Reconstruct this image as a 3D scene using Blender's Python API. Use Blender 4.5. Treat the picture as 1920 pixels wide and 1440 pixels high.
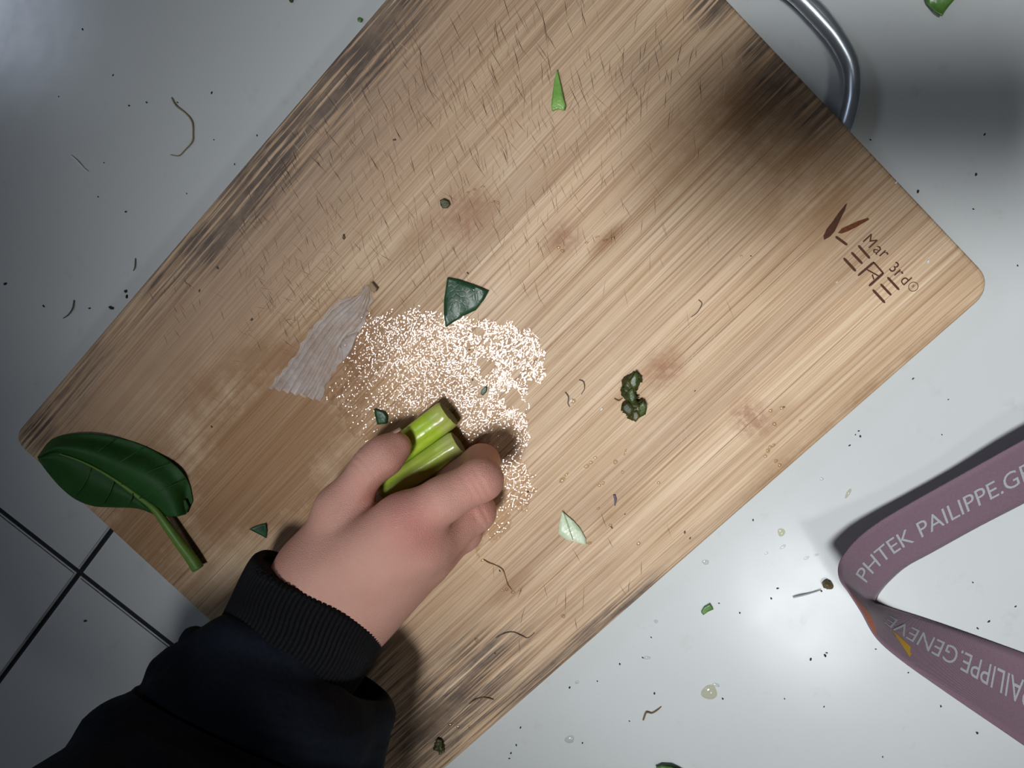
import bpy, bmesh, math, random
import numpy as np
from mathutils import Vector, Matrix

for o in list(bpy.data.objects):
    bpy.data.objects.remove(o, do_unlink=True)
scene = bpy.context.scene
COL = scene.collection
rnd = random.Random(7)

# ------------------------------------------------------------------ camera
FOC = 1442.0                         # focal length in pixels of the 1920 x 1440 frame
TOP = 0.020                          # height of the chopping board's face above the worktop
CAM = np.array([0.0, 0.0, 0.365])
TILT_A, TILT_B = -0.1812, 0.0860
def _rot(a, b):
    ca, sa, cb, sb = math.cos(a), math.sin(a), math.cos(b), math.sin(b)
    rx = np.array([[1, 0, 0], [0, ca, -sa], [0, sa, ca]])
    ry = np.array([[cb, 0, sb], [0, 1, 0], [-sb, 0, cb]])
    return ry @ rx
ROT = _rot(TILT_A, TILT_B)
cam_d = bpy.data.cameras.new('camera')
cam_d.sensor_fit = 'HORIZONTAL'; cam_d.sensor_width = 36.0; cam_d.lens = FOC / 1920 * 36.0
cam_d.clip_start = 0.01; cam_d.clip_end = 50
cam = bpy.data.objects.new('camera', cam_d); COL.objects.link(cam)
cam.matrix_world = Matrix.Translation(CAM) @ Matrix(ROT.tolist()).to_4x4()
scene.camera = cam
def U(px, py, z):
    """the place at height z that the photograph shows at (px, py)"""
    d = ROT @ np.array([(px - 960) / FOC, -(py - 720) / FOC, -1.0])
    return CAM + d * ((CAM[2] - z) / -d[2])

# ------------------------------------------------------------------ world and light
scene.view_settings.view_transform = 'Standard'
scene.view_settings.look = 'None'
scene.view_settings.exposure = 0.0
scene.view_settings.gamma = 1.0
scene.view_settings.use_curve_mapping = False
world = bpy.data.worlds.new('world'); scene.world = world; world.use_nodes = True
world.node_tree.nodes['Background'].inputs[0].default_value = (1.0, 0.98, 0.93, 1)
world.node_tree.nodes['Background'].inputs[1].default_value = 0.009

def aim(o, target):
    d = Vector(target) - o.location
    o.rotation_euler = d.to_track_quat('-Z', 'Y').to_euler()
def spot(name, loc, target, energy, radius, cone, col, blend=1.0):
    l = bpy.data.lights.new(name, 'SPOT'); l.energy = energy; l.shadow_soft_size = radius
    l.spot_size = math.radians(cone); l.spot_blend = blend; l.color = col
    o = bpy.data.objects.new(name, l); COL.objects.link(o); o.location = loc; aim(o, target); return o
# two ceiling downlights, mirrored by the tile at (1500,1130) and by the wet board at (960,640)
LAMP = (0.96, 0.99, 1.0)
spot('ceiling_lamp', (-0.030 - 0.086 * 1.9, -0.044 - 0.127 * 1.9, 1.92), (0.130, -0.080, 0.02), 130, 0.18, 20.0, LAMP, 0.58)
spot('ceiling_lamp', (0.1113 + 0.305 * 1.9, -0.1747 - 0.4785 * 1.9, 1.88), (0.110, -0.150, 0), 16, 0.17, 26, LAMP)
al = bpy.data.lights.new('window_light', 'AREA'); al.shape = 'RECTANGLE'; al.size = 0.42; al.size_y = 0.42
al.energy = 6.0; al.color = (0.72, 0.82, 1.0)
ao = bpy.data.objects.new('window_light', al); COL.objects.link(ao); ao.location = (-0.33 - 0.78 * 2.0, 0.12 + 0.33 * 2.0, 2.0); aim(ao, (-0.1, 0, 0))

# ------------------------------------------------------------------ helpers
def tag(o, label=None, cat=None, group=None, kind=None):
    if label: o['label'] = label
    if cat: o['category'] = cat
    if group: o['group'] = group
    if kind: o['kind'] = kind
    return o
def empty(name, loc=(0, 0, 0), rz=0.0):
    o = bpy.data.objects.new(name, None); o.empty_display_size = 0.02
    COL.objects.link(o); o.location = loc; o.rotation_euler = (0, 0, rz); return o
def meshobj(name, verts, faces, mat, parent=None, smooth=True, local=False):
    me = bpy.data.meshes.new(name)
    V = np.asarray(verts, dtype=float)
    off = np.zeros(3)
    if parent is None:                          # origin of a free thing at its own base
        off = np.array([V[:, 0].mean(), V[:, 1].mean(), V[:, 2].min()])
    me.from_pydata((V - off).tolist(), [], [list(f) for f in faces]); me.update()
    if smooth: me.polygons.foreach_set('use_smooth', [True] * len(me.polygons))
    if mat: me.materials.append(mat)
    o = bpy.data.objects.new(name, me); COL.objects.link(o); o.location = off
    if parent is not None:
        o.parent = parent
        if not local:
            bpy.context.view_layer.update() if False else None
            o.matrix_parent_inverse = (Matrix.Translation(parent.location) @ parent.rotation_euler.to_matrix().to_4x4()).inverted()
    return o
def mod(o, kind, **kw):
    m = o.modifiers.new(kind.lower(), kind)
    for k, v in kw.items(): setattr(m, k, v)
    return m
def wob(p, seed, freq, n=5):
    """smooth pseudo noise in -1..1 for arrays of points"""
    r = np.random.RandomState(seed); p = np.asarray(p, float); out = np.zeros(p.shape[:-1])
    for i in range(n):
        k = r.normal(size=3); k /= np.linalg.norm(k); f = freq * (0.6 + 1.1 * r.rand()) * 2 * math.pi
        out += np.sin((p @ k) * f + r.rand() * 6.28)
    return out / n ** 0.5 / 1.0
def cat_rom(pts, n):
    P = np.asarray(pts, float); P = np.vstack([2 * P[0] - P[1], P, 2 * P[-1] - P[-2]])
    out = []
    m = len(P) - 3
    for i in range(n):
        u = i / (n - 1) * m; k = min(int(u), m - 1); t = u - k
        a, b, c, d = P[k:k + 4]
        out.append(0.5 * (2 * b + (c - a) * t + (2 * a - 5 * b + 4 * c - d) * t * t + (3 * b - a - 3 * c + d) * t ** 3))
    return np.array(out)
def sweep(path, rad, nseg, shape=None, flat=1.0, caps=True, up=(0, 0, 1)):
    """tube along path; shape(i, angles) scales the radius; flat squashes it vertically"""
    P = np.asarray(path, float); n = len(P); rad = np.broadcast_to(np.asarray(rad, float), (n,))
    T = np.gradient(P, axis=0); T /= np.linalg.norm(T, axis=1)[:, None]
    ang = np.linspace(0, 2 * math.pi, nseg, endpoint=False); V = []; F = []
    upv = np.array(up, float)
    for i in range(n):
        s = np.cross(T[i], upv); s /= np.linalg.norm(s); w = np.cross(s, T[i])
        k = rad[i] * (shape(i / (n - 1), ang) if shape else np.ones(nseg))
        V.append(P[i] + (np.cos(ang) * k)[:, None] * s + (np.sin(ang) * k * flat)[:, None] * w)
    V = np.vstack(V)
    for i in range(n - 1):
        for j in range(nseg):
            j2 = (j + 1) % nseg
            F.append((i * nseg + j, i * nseg + j2, (i + 1) * nseg + j2, (i + 1) * nseg + j))
    if caps:
        F.append(tuple(range(nseg - 1, -1, -1))); F.append(tuple((n - 1) * nseg + j for j in range(nseg)))
    return V, F
def grid_faces(nr, nc):
    return [(i * nc + j, i * nc + j + 1, (i + 1) * nc + j + 1, (i + 1) * nc + j) for i in range(nr - 1) for j in range(nc - 1)]

# ------------------------------------------------------------------ materials
class NT:
    def __init__(s, name):
        s.m = bpy.data.materials.new(name); s.m.use_nodes = True; s.t = s.m.node_tree; s.t.nodes.clear()
        s.out = s.t.nodes.new('ShaderNodeOutputMaterial')
    def n(s, typ, ins=None, **kw):
        nd = s.t.nodes.new('ShaderNode' + typ)
        for k, v in kw.items(): setattr(nd, k, v)
        for k, v in (ins or {}).items():
            if isinstance(v, bpy.types.NodeSocket): s.t.links.new(v, nd.inputs[k])
            else: nd.inputs[k].default_value = v
        return nd
    def math(s, op, a, b=0.0, c=None, clamp=False):
        ins = {0: a, 1: b}
        if c is not None: ins[2] = c
        return s.n('Math', ins, operation=op, use_clamp=clamp).outputs[0]
    def mix(s, f, a, b, blend='MIX'):
        nd = s.t.nodes.new('ShaderNodeMix'); nd.data_type = 'RGBA'; nd.blend_type = blend
        for k, v in ((0, f), (6, a), (7, b)):
            if isinstance(v, bpy.types.NodeSocket): s.t.links.new(v, nd.inputs[k])
            else: nd.inputs[k].default_value = v if k == 0 else tuple(v) + ((1,) if len(v) == 3 else ())
        return nd.outputs[2]
    def ramp(s, f, stops, interp='LINEAR'):
        nd = s.t.nodes.new('ShaderNodeValToRGB'); nd.color_ramp.interpolation = interp; s.t.links.new(f, nd.inputs[0])
        e = nd.color_ramp.elements
        while len(e) < len(stops): e.new(0.5)
        for x, (p, c) in zip(e, stops):
            x.position = p; x.color = (c, c, c, 1) if isinstance(c, (int, float)) else tuple(c) + (1,)
        return nd.outputs[0]
    def coord(s, kind='Object'):
        return s.n('TexCoord').outputs[kind]
    def mapped(s, v, scale=(1, 1, 1), loc=(0, 0, 0), rot=(0, 0, 0), typ='POINT'):
        return s.n('Mapping', {'Vector': v, 'Location': loc, 'Rotation': rot, 'Scale': scale}, vector_type=typ).outputs[0]
    def noise(s, v, scale, detail=4.0, rough=0.55):
        return s.n('TexNoise', {'Vector': v, 'Scale': scale, 'Detail': detail, 'Roughness': rough}).outputs[0]
    def bump(s, h, strength, dist, normal=None):
        ins = {'Height': h, 'Strength': strength, 'Distance': dist}
        if normal is not None: ins['Normal'] = normal
        return s.n('Bump', ins).outputs[0]
    def surf(s, base, rough=0.5, spec=0.5, normal=None, **more):
        ins = {'Base Color': base if isinstance(base, bpy.types.NodeSocket) else tuple(base) + (1,), 'Roughness': rough, 'Specular IOR Level': spec}
        if normal is not None: ins['Normal'] = normal
        ins.update(more)
        p = s.n('BsdfPrincipled', ins)
        s.t.links.new(p.outputs[0], s.out.inputs[0]); return p
def simple(name, col, rough=0.5, spec=0.4, var=0.25, scale=400, bump=0.0, **more):
    t = NT(name); c = t.coord(); f = t.noise(c, scale, 3)
    base = t.mix(f, [x * (1 - var) for x in col], [min(1, x * (1 + var)) for x in col])
    nrm = t.bump(t.noise(c, scale * 2.2, 3), bump, 0.0004) if bump else None
    t.surf(base, rough, spec, nrm, **more); return t.m
def clearish(name, tint, amount, rough, bump_scale, bump_str, dist=0.0003, stretch=(1, 1, 1), ior=1.33, detail=4):
    """thin clear layer: lets the ground through and adds a glossy reflection"""
    t = NT(name); c = t.mapped(t.coord(), stretch)
    nrm = t.bump(t.noise(c, bump_scale, detail, 0.6), bump_str, dist) if bump_str else None
    tr = t.n('BsdfTransparent', {'Color': tuple(tint) + (1,)})
    ins = {'Color': (1, 1, 1, 1), 'Roughness': rough}
    if nrm is not None: ins['Normal'] = nrm
    gl = t.n('BsdfGlossy', ins)
    fi = {'IOR': ior}
    if nrm is not None: fi['Normal'] = nrm
    fr = t.math('MULTIPLY', t.n('Fresnel', fi).outputs[0], amount, clamp=True)
    fr = t.math('MULTIPLY', fr, t.math('SUBTRACT', 1.0, t.n('NewGeometry').outputs['Backfacing']))
    mx = t.n('MixShader', {0: fr, 1: tr.outputs[0], 2: gl.outputs[0]})
    t.t.links.new(mx.outputs[0], t.out.inputs[0]); return t.m

# board frame: x along the grain towards the handle, y across
BC = np.array([-0.1454 * 0.345, -0.1631 * 0.345]); BTH = 0.7941; BL, BW = 0.3736, 0.2702
bu = np.array([math.cos(BTH), math.sin(BTH)]); bv = np.array([-bu[1], bu[0]])
def B(px, py):
    p = U(px, py, TOP)[:2] - BC
    return float(p @ bu), float(p @ bv)

def bamboo():
    t = NT('bamboo_wood'); c = t.coord()
    sep = t.n('SeparateXYZ', {0: c})
    X, Y = sep.outputs[0], sep.outputs[1]
    warp = t.noise(t.mapped(c, (6, 6, 6)), 1.0, 2)
    yw = t.math('ADD', Y, t.math('MULTIPLY', warp, 0.004))
    strip = t.math('FLOOR', t.math('DIVIDE', yw, 0.0152))
    seg = t.math('FLOOR', t.math('ADD', t.math('MULTIPLY', X, 2.2), t.math('MULTIPLY', strip, 0.37)))
    cell = t.n('CombineXYZ', {0: strip, 1: seg}).outputs[0]
    tint = t.n('TexWhiteNoise', {'Vector': cell}, noise_dimensions='2D').outputs[0]
    fine = t.noise(t.mapped(c, (14, 1500, 1)), 1.0, 5, 0.6)
    mid = t.noise(t.mapped(c, (5, 420, 1), (3, 1, 0)), 1.0, 4, 0.6)
    broad = t.noise(t.mapped(c, (2.5, 90, 1), (1, 7, 0)), 1.0, 3, 0.5)
    lines = t.noise(t.mapped(c, (7, 900, 1), (9, 2, 0)), 1.0, 3, 0.7)
    g = t.math('ADD', t.math('MULTIPLY', fine, 0.42), t.math('ADD', t.math('MULTIPLY', mid, 0.36), t.math('MULTIPLY', broad, 0.22)))
    col = t.ramp(g, [(0.30, (0.29, 0.160, 0.090)), (0.43, (0.53, 0.345, 0.205)), (0.53, (0.68, 0.490, 0.325)), (0.68, (0.83, 0.665, 0.490))])
    col = t.mix(1.0, col, t.ramp(tint, [(0, (0.84, 0.80, 0.77)), (0.5, (0.97, 0.96, 0.94)), (1, (1.06, 1.05, 1.04))]), 'MULTIPLY')
    dk = t.ramp(lines, [(0.55, 0.0), (0.66, 1.0)])
    col = t.mix(t.math('MULTIPLY', dk, 0.62), col, (0.22, 0.085, 0.035))
    blot = t.noise(c, 38, 5, 0.65); fibre = t.noise(t.mapped(c, (18, 620, 1), (5, 5, 0)), 1.0, 4, 0.65); cross = t.noise(c, 300, 4, 0.7)
    def blobs(lst):
        s = None
        for (px, py, ru, rv, k) in lst:
            x, y = B(px, py)
            v = t.n('TexGradient', {'Vector': t.mapped(c, (ru, rv, 1.0), (x, y, TOP), typ='TEXTURE')}, gradient_type='SPHERICAL').outputs[1]
            v = t.math('MULTIPLY', v, k)
            s = v if s is None else t.math('ADD', s, v)
        return s
    # honey brown soaked patches; those at the handle end also paint in phone shadow
    br = blobs([(260, 800, .10, .05, .45), (450, 830, .10, .05, .55), (330, 1060, .04, .05, .6), (560, 720, .06, .03, .5), (430, 690, .045, .030, .8), (560, 830, .075, .030, 1.2), (620, 660, .06, .022, .7), (330, 900, .04, .03, .8), (250, 1020, .03, .03, .9), (480, 920, .05, .03, .9),
                (885, 395, .020, .016, .9), (800, 440, .028, .010, .8), (1340, 240, .055, .030, 1.1), (1480, 300, .04, .035, .9), (1560, 400, .05, .03, .5), (1050, 440, .014, .010, .5), (1240, 695, .022, .010, .35),
                (1140, 447, .014, .0045, 1.1), (1455, 775, .013, .007, .6), (1460, 870, .018, .009, .6), (960, 1105, .016, .007, .7), (1150, 965, .03, .008, .5), (350, 620, .06, .012, .6), (640, 950, .08, .03, .6), (150, 850, .03, .03, .7), (1690, 680, .07, .005, .6), (1500, 845, .10, .005, .6)])
    brm = t.math('MULTIPLY', br, t.ramp(blot, [(0.30, 0.25), (0.62, 1.25)]), clamp=True)
    brm = t.math('MULTIPLY', brm, t.ramp(fibre, [(0.25, 0.7), (0.7, 1.0)]))
    col = t.mix(t.math('MULTIPLY', brm, 0.85, clamp=True), col, t.mix(fine, (0.17, 0.070, 0.022), (0.40, 0.20, 0.075)))
    # reddish nodes of the bamboo strips
    nd = blobs([(1408, 785, .011, .013, 1.6), (1245, 690, .012, .012, 1.2), (880, 405, .017, .013, 1.3), (1055, 450, .010, .010, 1.0), (560, 690, .012, .014, 1.0)])
    ndm = t.math('MULTIPLY', nd, t.ramp(cross, [(0.35, 0.2), (0.6, 1.1)]), clamp=True)
    col = t.mix(t.math('MULTIPLY', ndm, 0.65, clamp=True), col, (0.33, 0.135, 0.070))
    # greyed, knife-worn face
    wr = blobs([(760, 180, .12, .05, 1.0), (560, 400, .12, .035, 1.0), (860, 330, .06, .04, .7), (330, 640, .08, .03, .9), (1100, 160, .05, .06, .6), (420, 560, .08, .03, .8), (180, 780, .05, .04, 1.0), (1050, 1200, .08, .03, .3)])
    col = t.mix(t.math('MULTIPLY', wr, 0.55, clamp=True), col, t.mix(fine, (0.34, 0.200, 0.115), (0.71, 0.485, 0.325)))
    # black mould in the fibres
    mo = blobs([(420, 380, .16, .022, .75), (640, 260, .16, .030, .5), (950, 1220, .14, .030, .4), (760, 1300, .06, .04, .6), (1250, 1090, .10, .012, .6), (1500, 60, .03, .05, .7), (120, 740, .05, .016, .7), (1090, 40, .05, .03, .5), (1335, 5, .014, .011, 2.0), (1425, 95, .012, .010, 1.6), (1470, 150, .020, .016, 1.5), (1530, 215, .018, .016, .9), (520, 285, .09, .016, 1.1), (640, 130, .06, .012, 1.2), (720, 60, .06, .018, .9), (300, 540, .05, .008, .6),
                (870, 1300, .055, .030, 1.0), (800, 1400, .05, .03, .9), (1060, 1245, .06, .010, 1.2), (1150, 1150, .035, .008, 1.4), (60, 805, .018, .012, 1.2), (700, 1260, .04, .02, .8), (1200, 130, .02, .012, .5), (1000, 1330, .07, .006, .8), (440, 420, .05, .008, .8)])
    mom = t.math('MULTIPLY', mo, t.ramp(fibre, [(0.40, 0.0), (0.66, 1.5)]), clamp=True)
    mom = t.math('MULTIPLY', mom, t.ramp(blot, [(0.3, 0.6), (0.6, 1.0)]), clamp=True)
    col = t.mix(t.math('MULTIPLY', mom, 0.85, clamp=True), col, (0.050, 0.040, 0.042))
    nrm = t.bump(t.math('ADD', fine, t.math('MULTIPLY', cross, 0.5)), 0.5, 0.00025)
    t.surf(col, t.ramp(blot, [(0.3, 0.42), (0.7, 0.62)]), 0.28, nrm)
    return t.m

def tile_mat():
    t = NT('white_tile_glaze'); c = t.coord()
    cl = t.noise(c, 9, 4, 0.6); dirt = t.noise(c, 55, 6, 0.7)
    col = t.mix(cl, (0.60, 0.625, 0.63), (0.67, 0.69, 0.69))
    col = t.mix(t.math('MULTIPLY', t.ramp(dirt, [(0.60, 0.0), (0.78, 1.0)]), 0.30), col, (0.38, 0.36, 0.30))
    nrm = t.bump(t.noise(c, 26, 3), 0.05, 0.002)
    t.surf(col, t.ramp(dirt, [(0.3, 0.17), (0.75, 0.24)]), 0.5, nrm); return t.m

M = {}
M['bamboo'] = bamboo(); M['tile'] = tile_mat()
M['grout'] = simple('dark_grout', (0.035, 0.035, 0.04), 0.85, 0.1, 0.6, 900)
M['steel'] = simple('brushed_steel', (0.56, 0.61, 0.66), 0.34, 0.5, 0.1, 800, Metallic=0.75)
M['burn'] = simple('burnt_wood', (0.105, 0.045, 0.028), 0.7, 0.1, 0.45, 900)
M['burn_red'] = simple('burnt_wood_red', (0.16, 0.045, 0.015), 0.5, 0.2, 0.5, 900)
M['cut'] = simple('cut_mark', (0.095, 0.056, 0.038), 0.8, 0.05, 0.5, 700)
M['cut_soft'] = simple('shallow_cut_mark', (0.24, 0.135, 0.075), 0.8, 0.05, 0.3, 700)
M['cut_pale'] = simple('fresh_scratch', (0.66, 0.50, 0.33), 0.7, 0.1, 0.2, 700)
def leaf_mat(name, a, b, rough=0.32, spec=0.5, scale=60):
    t = NT(name); c = t.coord(); n1 = t.noise(c, scale, 5, 0.6); n2 = t.noise(c, scale * 9, 4, 0.6)
    vein = t.n('TexVoronoi', {'Vector': c, 'Scale': scale * 4.5}, feature='DISTANCE_TO_EDGE').outputs[0]
    col = t.mix(t.ramp(n1, [(0.3, 0.0), (0.7, 1.0)]), a, b)
    col = t.mix(t.ramp(vein, [(0.0, 0.15), (0.05, 0.0)]), col, [min(1, x * 1.7 + 0.01) for x in b])
    h = t.math('ADD', t.math('MULTIPLY', n2, 0.12), t.ramp(vein, [(0.0, 0.0), (0.2, 1.0)]))
    t.surf(col, rough, spec, t.bump(h, 0.09, 0.0005)); return t.m
M['leaf'] = leaf_mat('leaf_green', (0.014, 0.070, 0.012), (0.024, 0.098, 0.020), 0.58, 0.28)
M['leaf_wet'] = leaf_mat('wet_dark_leaf', (0.012, 0.050, 0.020), (0.030, 0.088, 0.040), 0.36, 0.45, 90)
M['leaf_mid'] = leaf_mat('fresh_leaf', (0.06, 0.17, 0.03), (0.13, 0.29, 0.06), 0.3, 0.5, 120)
M['sliver'] = leaf_mat('stalk_skin_green', (0.13, 0.33, 0.05), (0.28, 0.50, 0.12), 0.3, 0.5, 120)
M['rib'] = simple('leaf_rib_green', (0.12, 0.23, 0.035), 0.45, 0.4, 0.25, 300)
M['pale_vein'] = simple('pale_vein', (0.36, 0.33, 0.20), 0.5, 0.3)
M['vein'] = simple('leaf_vein_green', (0.035, 0.105, 0.022), 0.5, 0.3, 0.2, 300)
M['pale_leaf'] = leaf_mat('pale_underleaf', (0.50, 0.66, 0.40), (0.74, 0.80, 0.62), 0.3, 0.4, 80)
M['rot'] = leaf_mat('rotten_leaf', (0.022, 0.028, 0.008), (0.085, 0.085, 0.022), 0.40, 0.35, 200)
M['rot_green'] = leaf_mat('rotten_leaf_green', (0.03, 0.05, 0.012), (0.09, 0.12, 0.03), 0.35, 0.4, 200)
M['fibre'] = simple('root_fibre', (0.22, 0.13, 0.06), 0.6, 0.3, 0.4, 900)
M['fibre_dark'] = simple('dark_root_fibre', (0.13, 0.095, 0.075), 0.6, 0.3, 0.4, 900)
M['crumb'] = simple('dark_crumb', (0.030, 0.030, 0.036), 0.6, 0.3, 0.5, 900)
M['seed'] = simple('brown_seed', (0.11, 0.085, 0.04), 0.35, 0.4, 0.6, 500, 0.4)
M['grit'] = simple('pale_grit', (0.82, 0.82, 0.80), 0.4, 0.4, 0.1, 900)
M['film'] = clearish('water_film', (0.93, 0.88, 0.82), 2.7, 0.07, 800, 0.0)
M['drop'] = clearish('water_drop', (0.90, 0.85, 0.76), 5.0, 0.06, 300, 0.15)
M['drop_clear'] = clearish('clear_drop', (0.90, 0.92, 0.90), 4.0, 0.05, 300, 0.15)
M['drop_cloudy'] = clearish('cloudy_drop', (0.86, 0.85, 0.74), 2.0, 0.08, 300, 0.2)

# ------------------------------------------------------------------ the room's ceiling, out of the picture above the lamps
cl = meshobj('ceiling', [(-2, -2, 2.5), (2, -2, 2.5), (2, 2, 2.5), (-2, 2, 2.5), (-2, -2, 2.55), (2, -2, 2.55), (2, 2, 2.55), (-2, 2, 2.55)],
             [(3, 2, 1, 0), (4, 5, 6, 7), (0, 1, 5, 4), (1, 2, 6, 5), (2, 3, 7, 6), (3, 0, 4, 7)], simple('ceiling_paint', (0.55, 0.54, 0.52), 0.9, 0.1, 0.05, 5), None, False)
tag(cl, 'plain off white room ceiling over the worktop', 'ceiling', None, 'structure')
fo = meshobj('floor', [(-2, -2, -0.90), (2, -2, -0.90), (2, 2, -0.90), (-2, 2, -0.90), (-2, -2, -0.85), (2, -2, -0.85), (2, 2, -0.85), (-2, 2, -0.85)],
             [(3, 2, 1, 0), (4, 5, 6, 7), (0, 1, 5, 4), (1, 2, 6, 5), (2, 3, 7, 6), (3, 0, 4, 7)], simple('floor_tile', (0.30, 0.29, 0.27), 0.6, 0.3, 0.15, 6), None, False)
tag(fo, 'plain kitchen floor below the tiled worktop', 'floor', None, 'structure')

# ------------------------------------------------------------------ the tiled worktop
tc = U(148, 1075, 0.0); TR = math.radians(50.6); TS = 0.60; GAP = 0.0026
wt = empty('tiled_worktop', (tc[0], tc[1], 0), TR)
tag(wt, 'white glazed tile worktop with dark grout joints under the chopping board', 'worktop')
bed = meshobj('grout_bed', [(x, y, z) for z in (-0.03, -0.0022) for x, y in ((-0.62, -0.92), (0.95, -0.92), (0.95, 0.62), (-0.62, 0.62))],
              [(3, 2, 1, 0), (4, 5, 6, 7), (0, 1, 5, 4), (1, 2, 6, 5), (2, 3, 7, 6), (3, 0, 4, 7)], M['grout'], wt, False, True)
meshobj('worktop_base', [(x, y, z) for z in (-0.85, -0.03) for x, y in ((-0.58, -0.88), (0.91, -0.88), (0.91, 0.58), (-0.58, 0.58))],
        [(3, 2, 1, 0), (4, 5, 6, 7), (0, 1, 5, 4), (1, 2, 6, 5), (2, 3, 7, 6), (3, 0, 4, 7)], simple('base_paint', (0.45, 0.45, 0.43), 0.6, 0.3, 0.1, 8), wt, False, True)
def tile_mesh(w, h):
    bm = bmesh.new(); bmesh.ops.create_cube(bm, size=1.0)
    for v in bm.verts: v.co = Vector((v.co.x * w, v.co.y * h, (v.co.z - 0.5) * 0.008))
    bmesh.ops.bevel(bm, geom=[e for e in bm.edges if all(v.co.z > -0.001 for v in e.verts)], offset=0.0009, segments=2, affect='EDGES')
    me = bpy.data.meshes.new('tile'); bm.to_mesh(me); bm.free(); me.materials.append(M['tile']); return me
tme = tile_mesh(0.90 - GAP, 0.90 - GAP); tme2 = tile_mesh(0.60 - GAP, 0.90 - GAP); tme3 = tile_mesh(0.90 - GAP, 0.60 - GAP); tme4 = tile_mesh(0.60 - GAP, 0.60 - GAP)
for me, x, y in ((tme, 0.45, -0.45), (tme2, -0.30, -0.45), (tme3, 0.45, 0.30), (tme4, -0.30, 0.30)):
    o = bpy.data.objects.new('tile', me); COL.objects.link(o); o.parent = wt; o.location = (x, y, 0)

# ------------------------------------------------------------------ the chopping board
cb = empty('chopping_board', (BC[0], BC[1], 0), BTH)
tag(cb, 'worn bamboo chopping board with dark mould stains, knife cuts and a steel handle', 'chopping board')
def board_body():
    bm = bmesh.new(); R = 0.0105; pts = []
    for sx, sy, a0 in ((1, 1, 0), (-1, 1, 90), (-1, -1, 180), (1, -1, 270)):
        r = R if sx > 0 else 0.007
        for k in range(9):
            a = math.radians(a0 + k * 90 / 8)
            pts.append((sx * (BL / 2 - r) + r * math.cos(a), sy * (BW / 2 - r) + r * math.sin(a)))
    vs = [bm.verts.new((x, y, 0.0005)) for x, y in pts]; f = bm.faces.new(vs)
    ex = bmesh.ops.extrude_face_region(bm, geom=[f])
    for v in ex['geom']:
        if isinstance(v, bmesh.types.BMVert): v.co.z = TOP
    bmesh.ops.recalc_face_normals(bm, faces=bm.faces)
    ed = [e for e in bm.edges if abs(e.verts[0].co.z - e.verts[1].co.z) < 1e-6]
    bmesh.ops.bevel(bm, geom=ed, offset=0.0022, segments=3, affect='EDGES', profile=0.5)
    me = bpy.data.meshes.new('board_panel'); bm.to_mesh(me); bm.free(); me.materials.append(M['bamboo'])
    o = bpy.data.objects.new('board_panel', me); COL.objects.link(o); o.parent = cb; return o
board_body()
# steel bail handle, in the board frame
ex = BL / 2
vA = B(1592, 236)[1]
hx, hy = [], []
hp = [(ex - 0.006, vA), (ex + 0.001, vA - 0.0005)]
for px, py in ((1596, 195), (1599, 160), (1597, 130), (1586, 100), (1562, 62), (1528, 24), (1497, -8)):
    p = U(px, py, 0.011)[:2] - BC; hp.append((float(p @ bu), float(p @ bv)))
xb = hp[-1][0]; vlast = hp[-1][1]; mid_v = 0.0
# the far half mirrors the near one about the board's axis
m0 = mid_v
hp2 = [(x, 2 * m0 - y) for x, y in hp]
path = hp + [(xb + 0.001, m0)] + hp2[::-1]
hz = [0.011] * len(path)
V, F = sweep(cat_rom([(x, y, z) for (x, y), z in zip(path, hz)], 120), 0.0037, 16)
h = meshobj('handle', V, F, M['steel'], cb, True, True)
h['label'] = 'bent steel bail handle'
for s in (vA, -vA):
    V, F = sweep([(ex - 0.002, s, 0.011), (ex + 0.0004, s, 0.011), (ex + 0.0010, s, 0.011)], [0.0062, 0.0062, 0.0052], 16)
    meshobj('handle_collar', V, F, M['steel'], cb, True, True)

# burnt brand mark, laid on the face
ZL = TOP + 0.00005
def lpt(px, py, z=ZL):
    x, y = B(px, py); return (x, y, z)
def z6(x, y): return (1500 + x / 6.0, 360 + y / 6.0)
def poly_mark(name, pts, mat):
    return meshobj(name, [lpt(*z6(*p)) for p in pts], [tuple(range(len(pts)))], mat, cb, False, True)
def stroke_verts(p, q, w, z=ZL, taper=0.6):
    p, q = np.array(p[:2]), np.array(q[:2]); d = q - p; L = np.linalg.norm(d); d /= L; n = np.array([-d[1], d[0]]) * w / 2
    m1, m2 = p + d * L * 0.12, q - d * L * 0.12
    return [(*(p - n * taper), z), (*(m1 - n), z), (*(m2 - n), z), (*(q - n * taper), z), (*(q + n * taper), z), (*(m2 + n), z), (*(m1 + n), z), (*(p + n * taper), z)]
poly_mark('brand_leaf', [(270, 540), (263, 490), (300, 415), (370, 325), (440, 225), (510, 138), (532, 122), (508, 200), (462, 292), (424, 372), (392, 440), (340, 500)][::-1], M['burn'])
poly_mark('brand_leaf', [(425, 462), (470, 408), (560, 368), (660, 322), (770, 288), (776, 312), (700, 356), (620, 402), (540, 442), (470, 467)], M['burn_red'])
for (a, b_, w) in (((400, 500), (532, 597), 4.6), ((490, 742), (628, 892), 4.8), ((578, 678), (702, 808), 4.4), ((655, 600), (786, 748), 4.4), ((652, 942), (832, 788), 4.4), ((826, 788), (938, 915), 3.2), ((940, 910), (775, 1058), 4.6),
                 ((752, 872), (885, 945), 2.6), ((812, 925), (830, 985), 2.4), ((818, 1098), (955, 1247), 4.6), ((905, 1034), (1026, 1162), 4.2), ((983, 958), (1116, 1102), 4.2)):
    vv = stroke_verts(lpt(*z6(*a)), lpt(*z6(*b_)), w * 0.00024)
    meshobj('brand_stroke', vv, [tuple(range(8))], M['burn'], cb, False, True)
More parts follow.
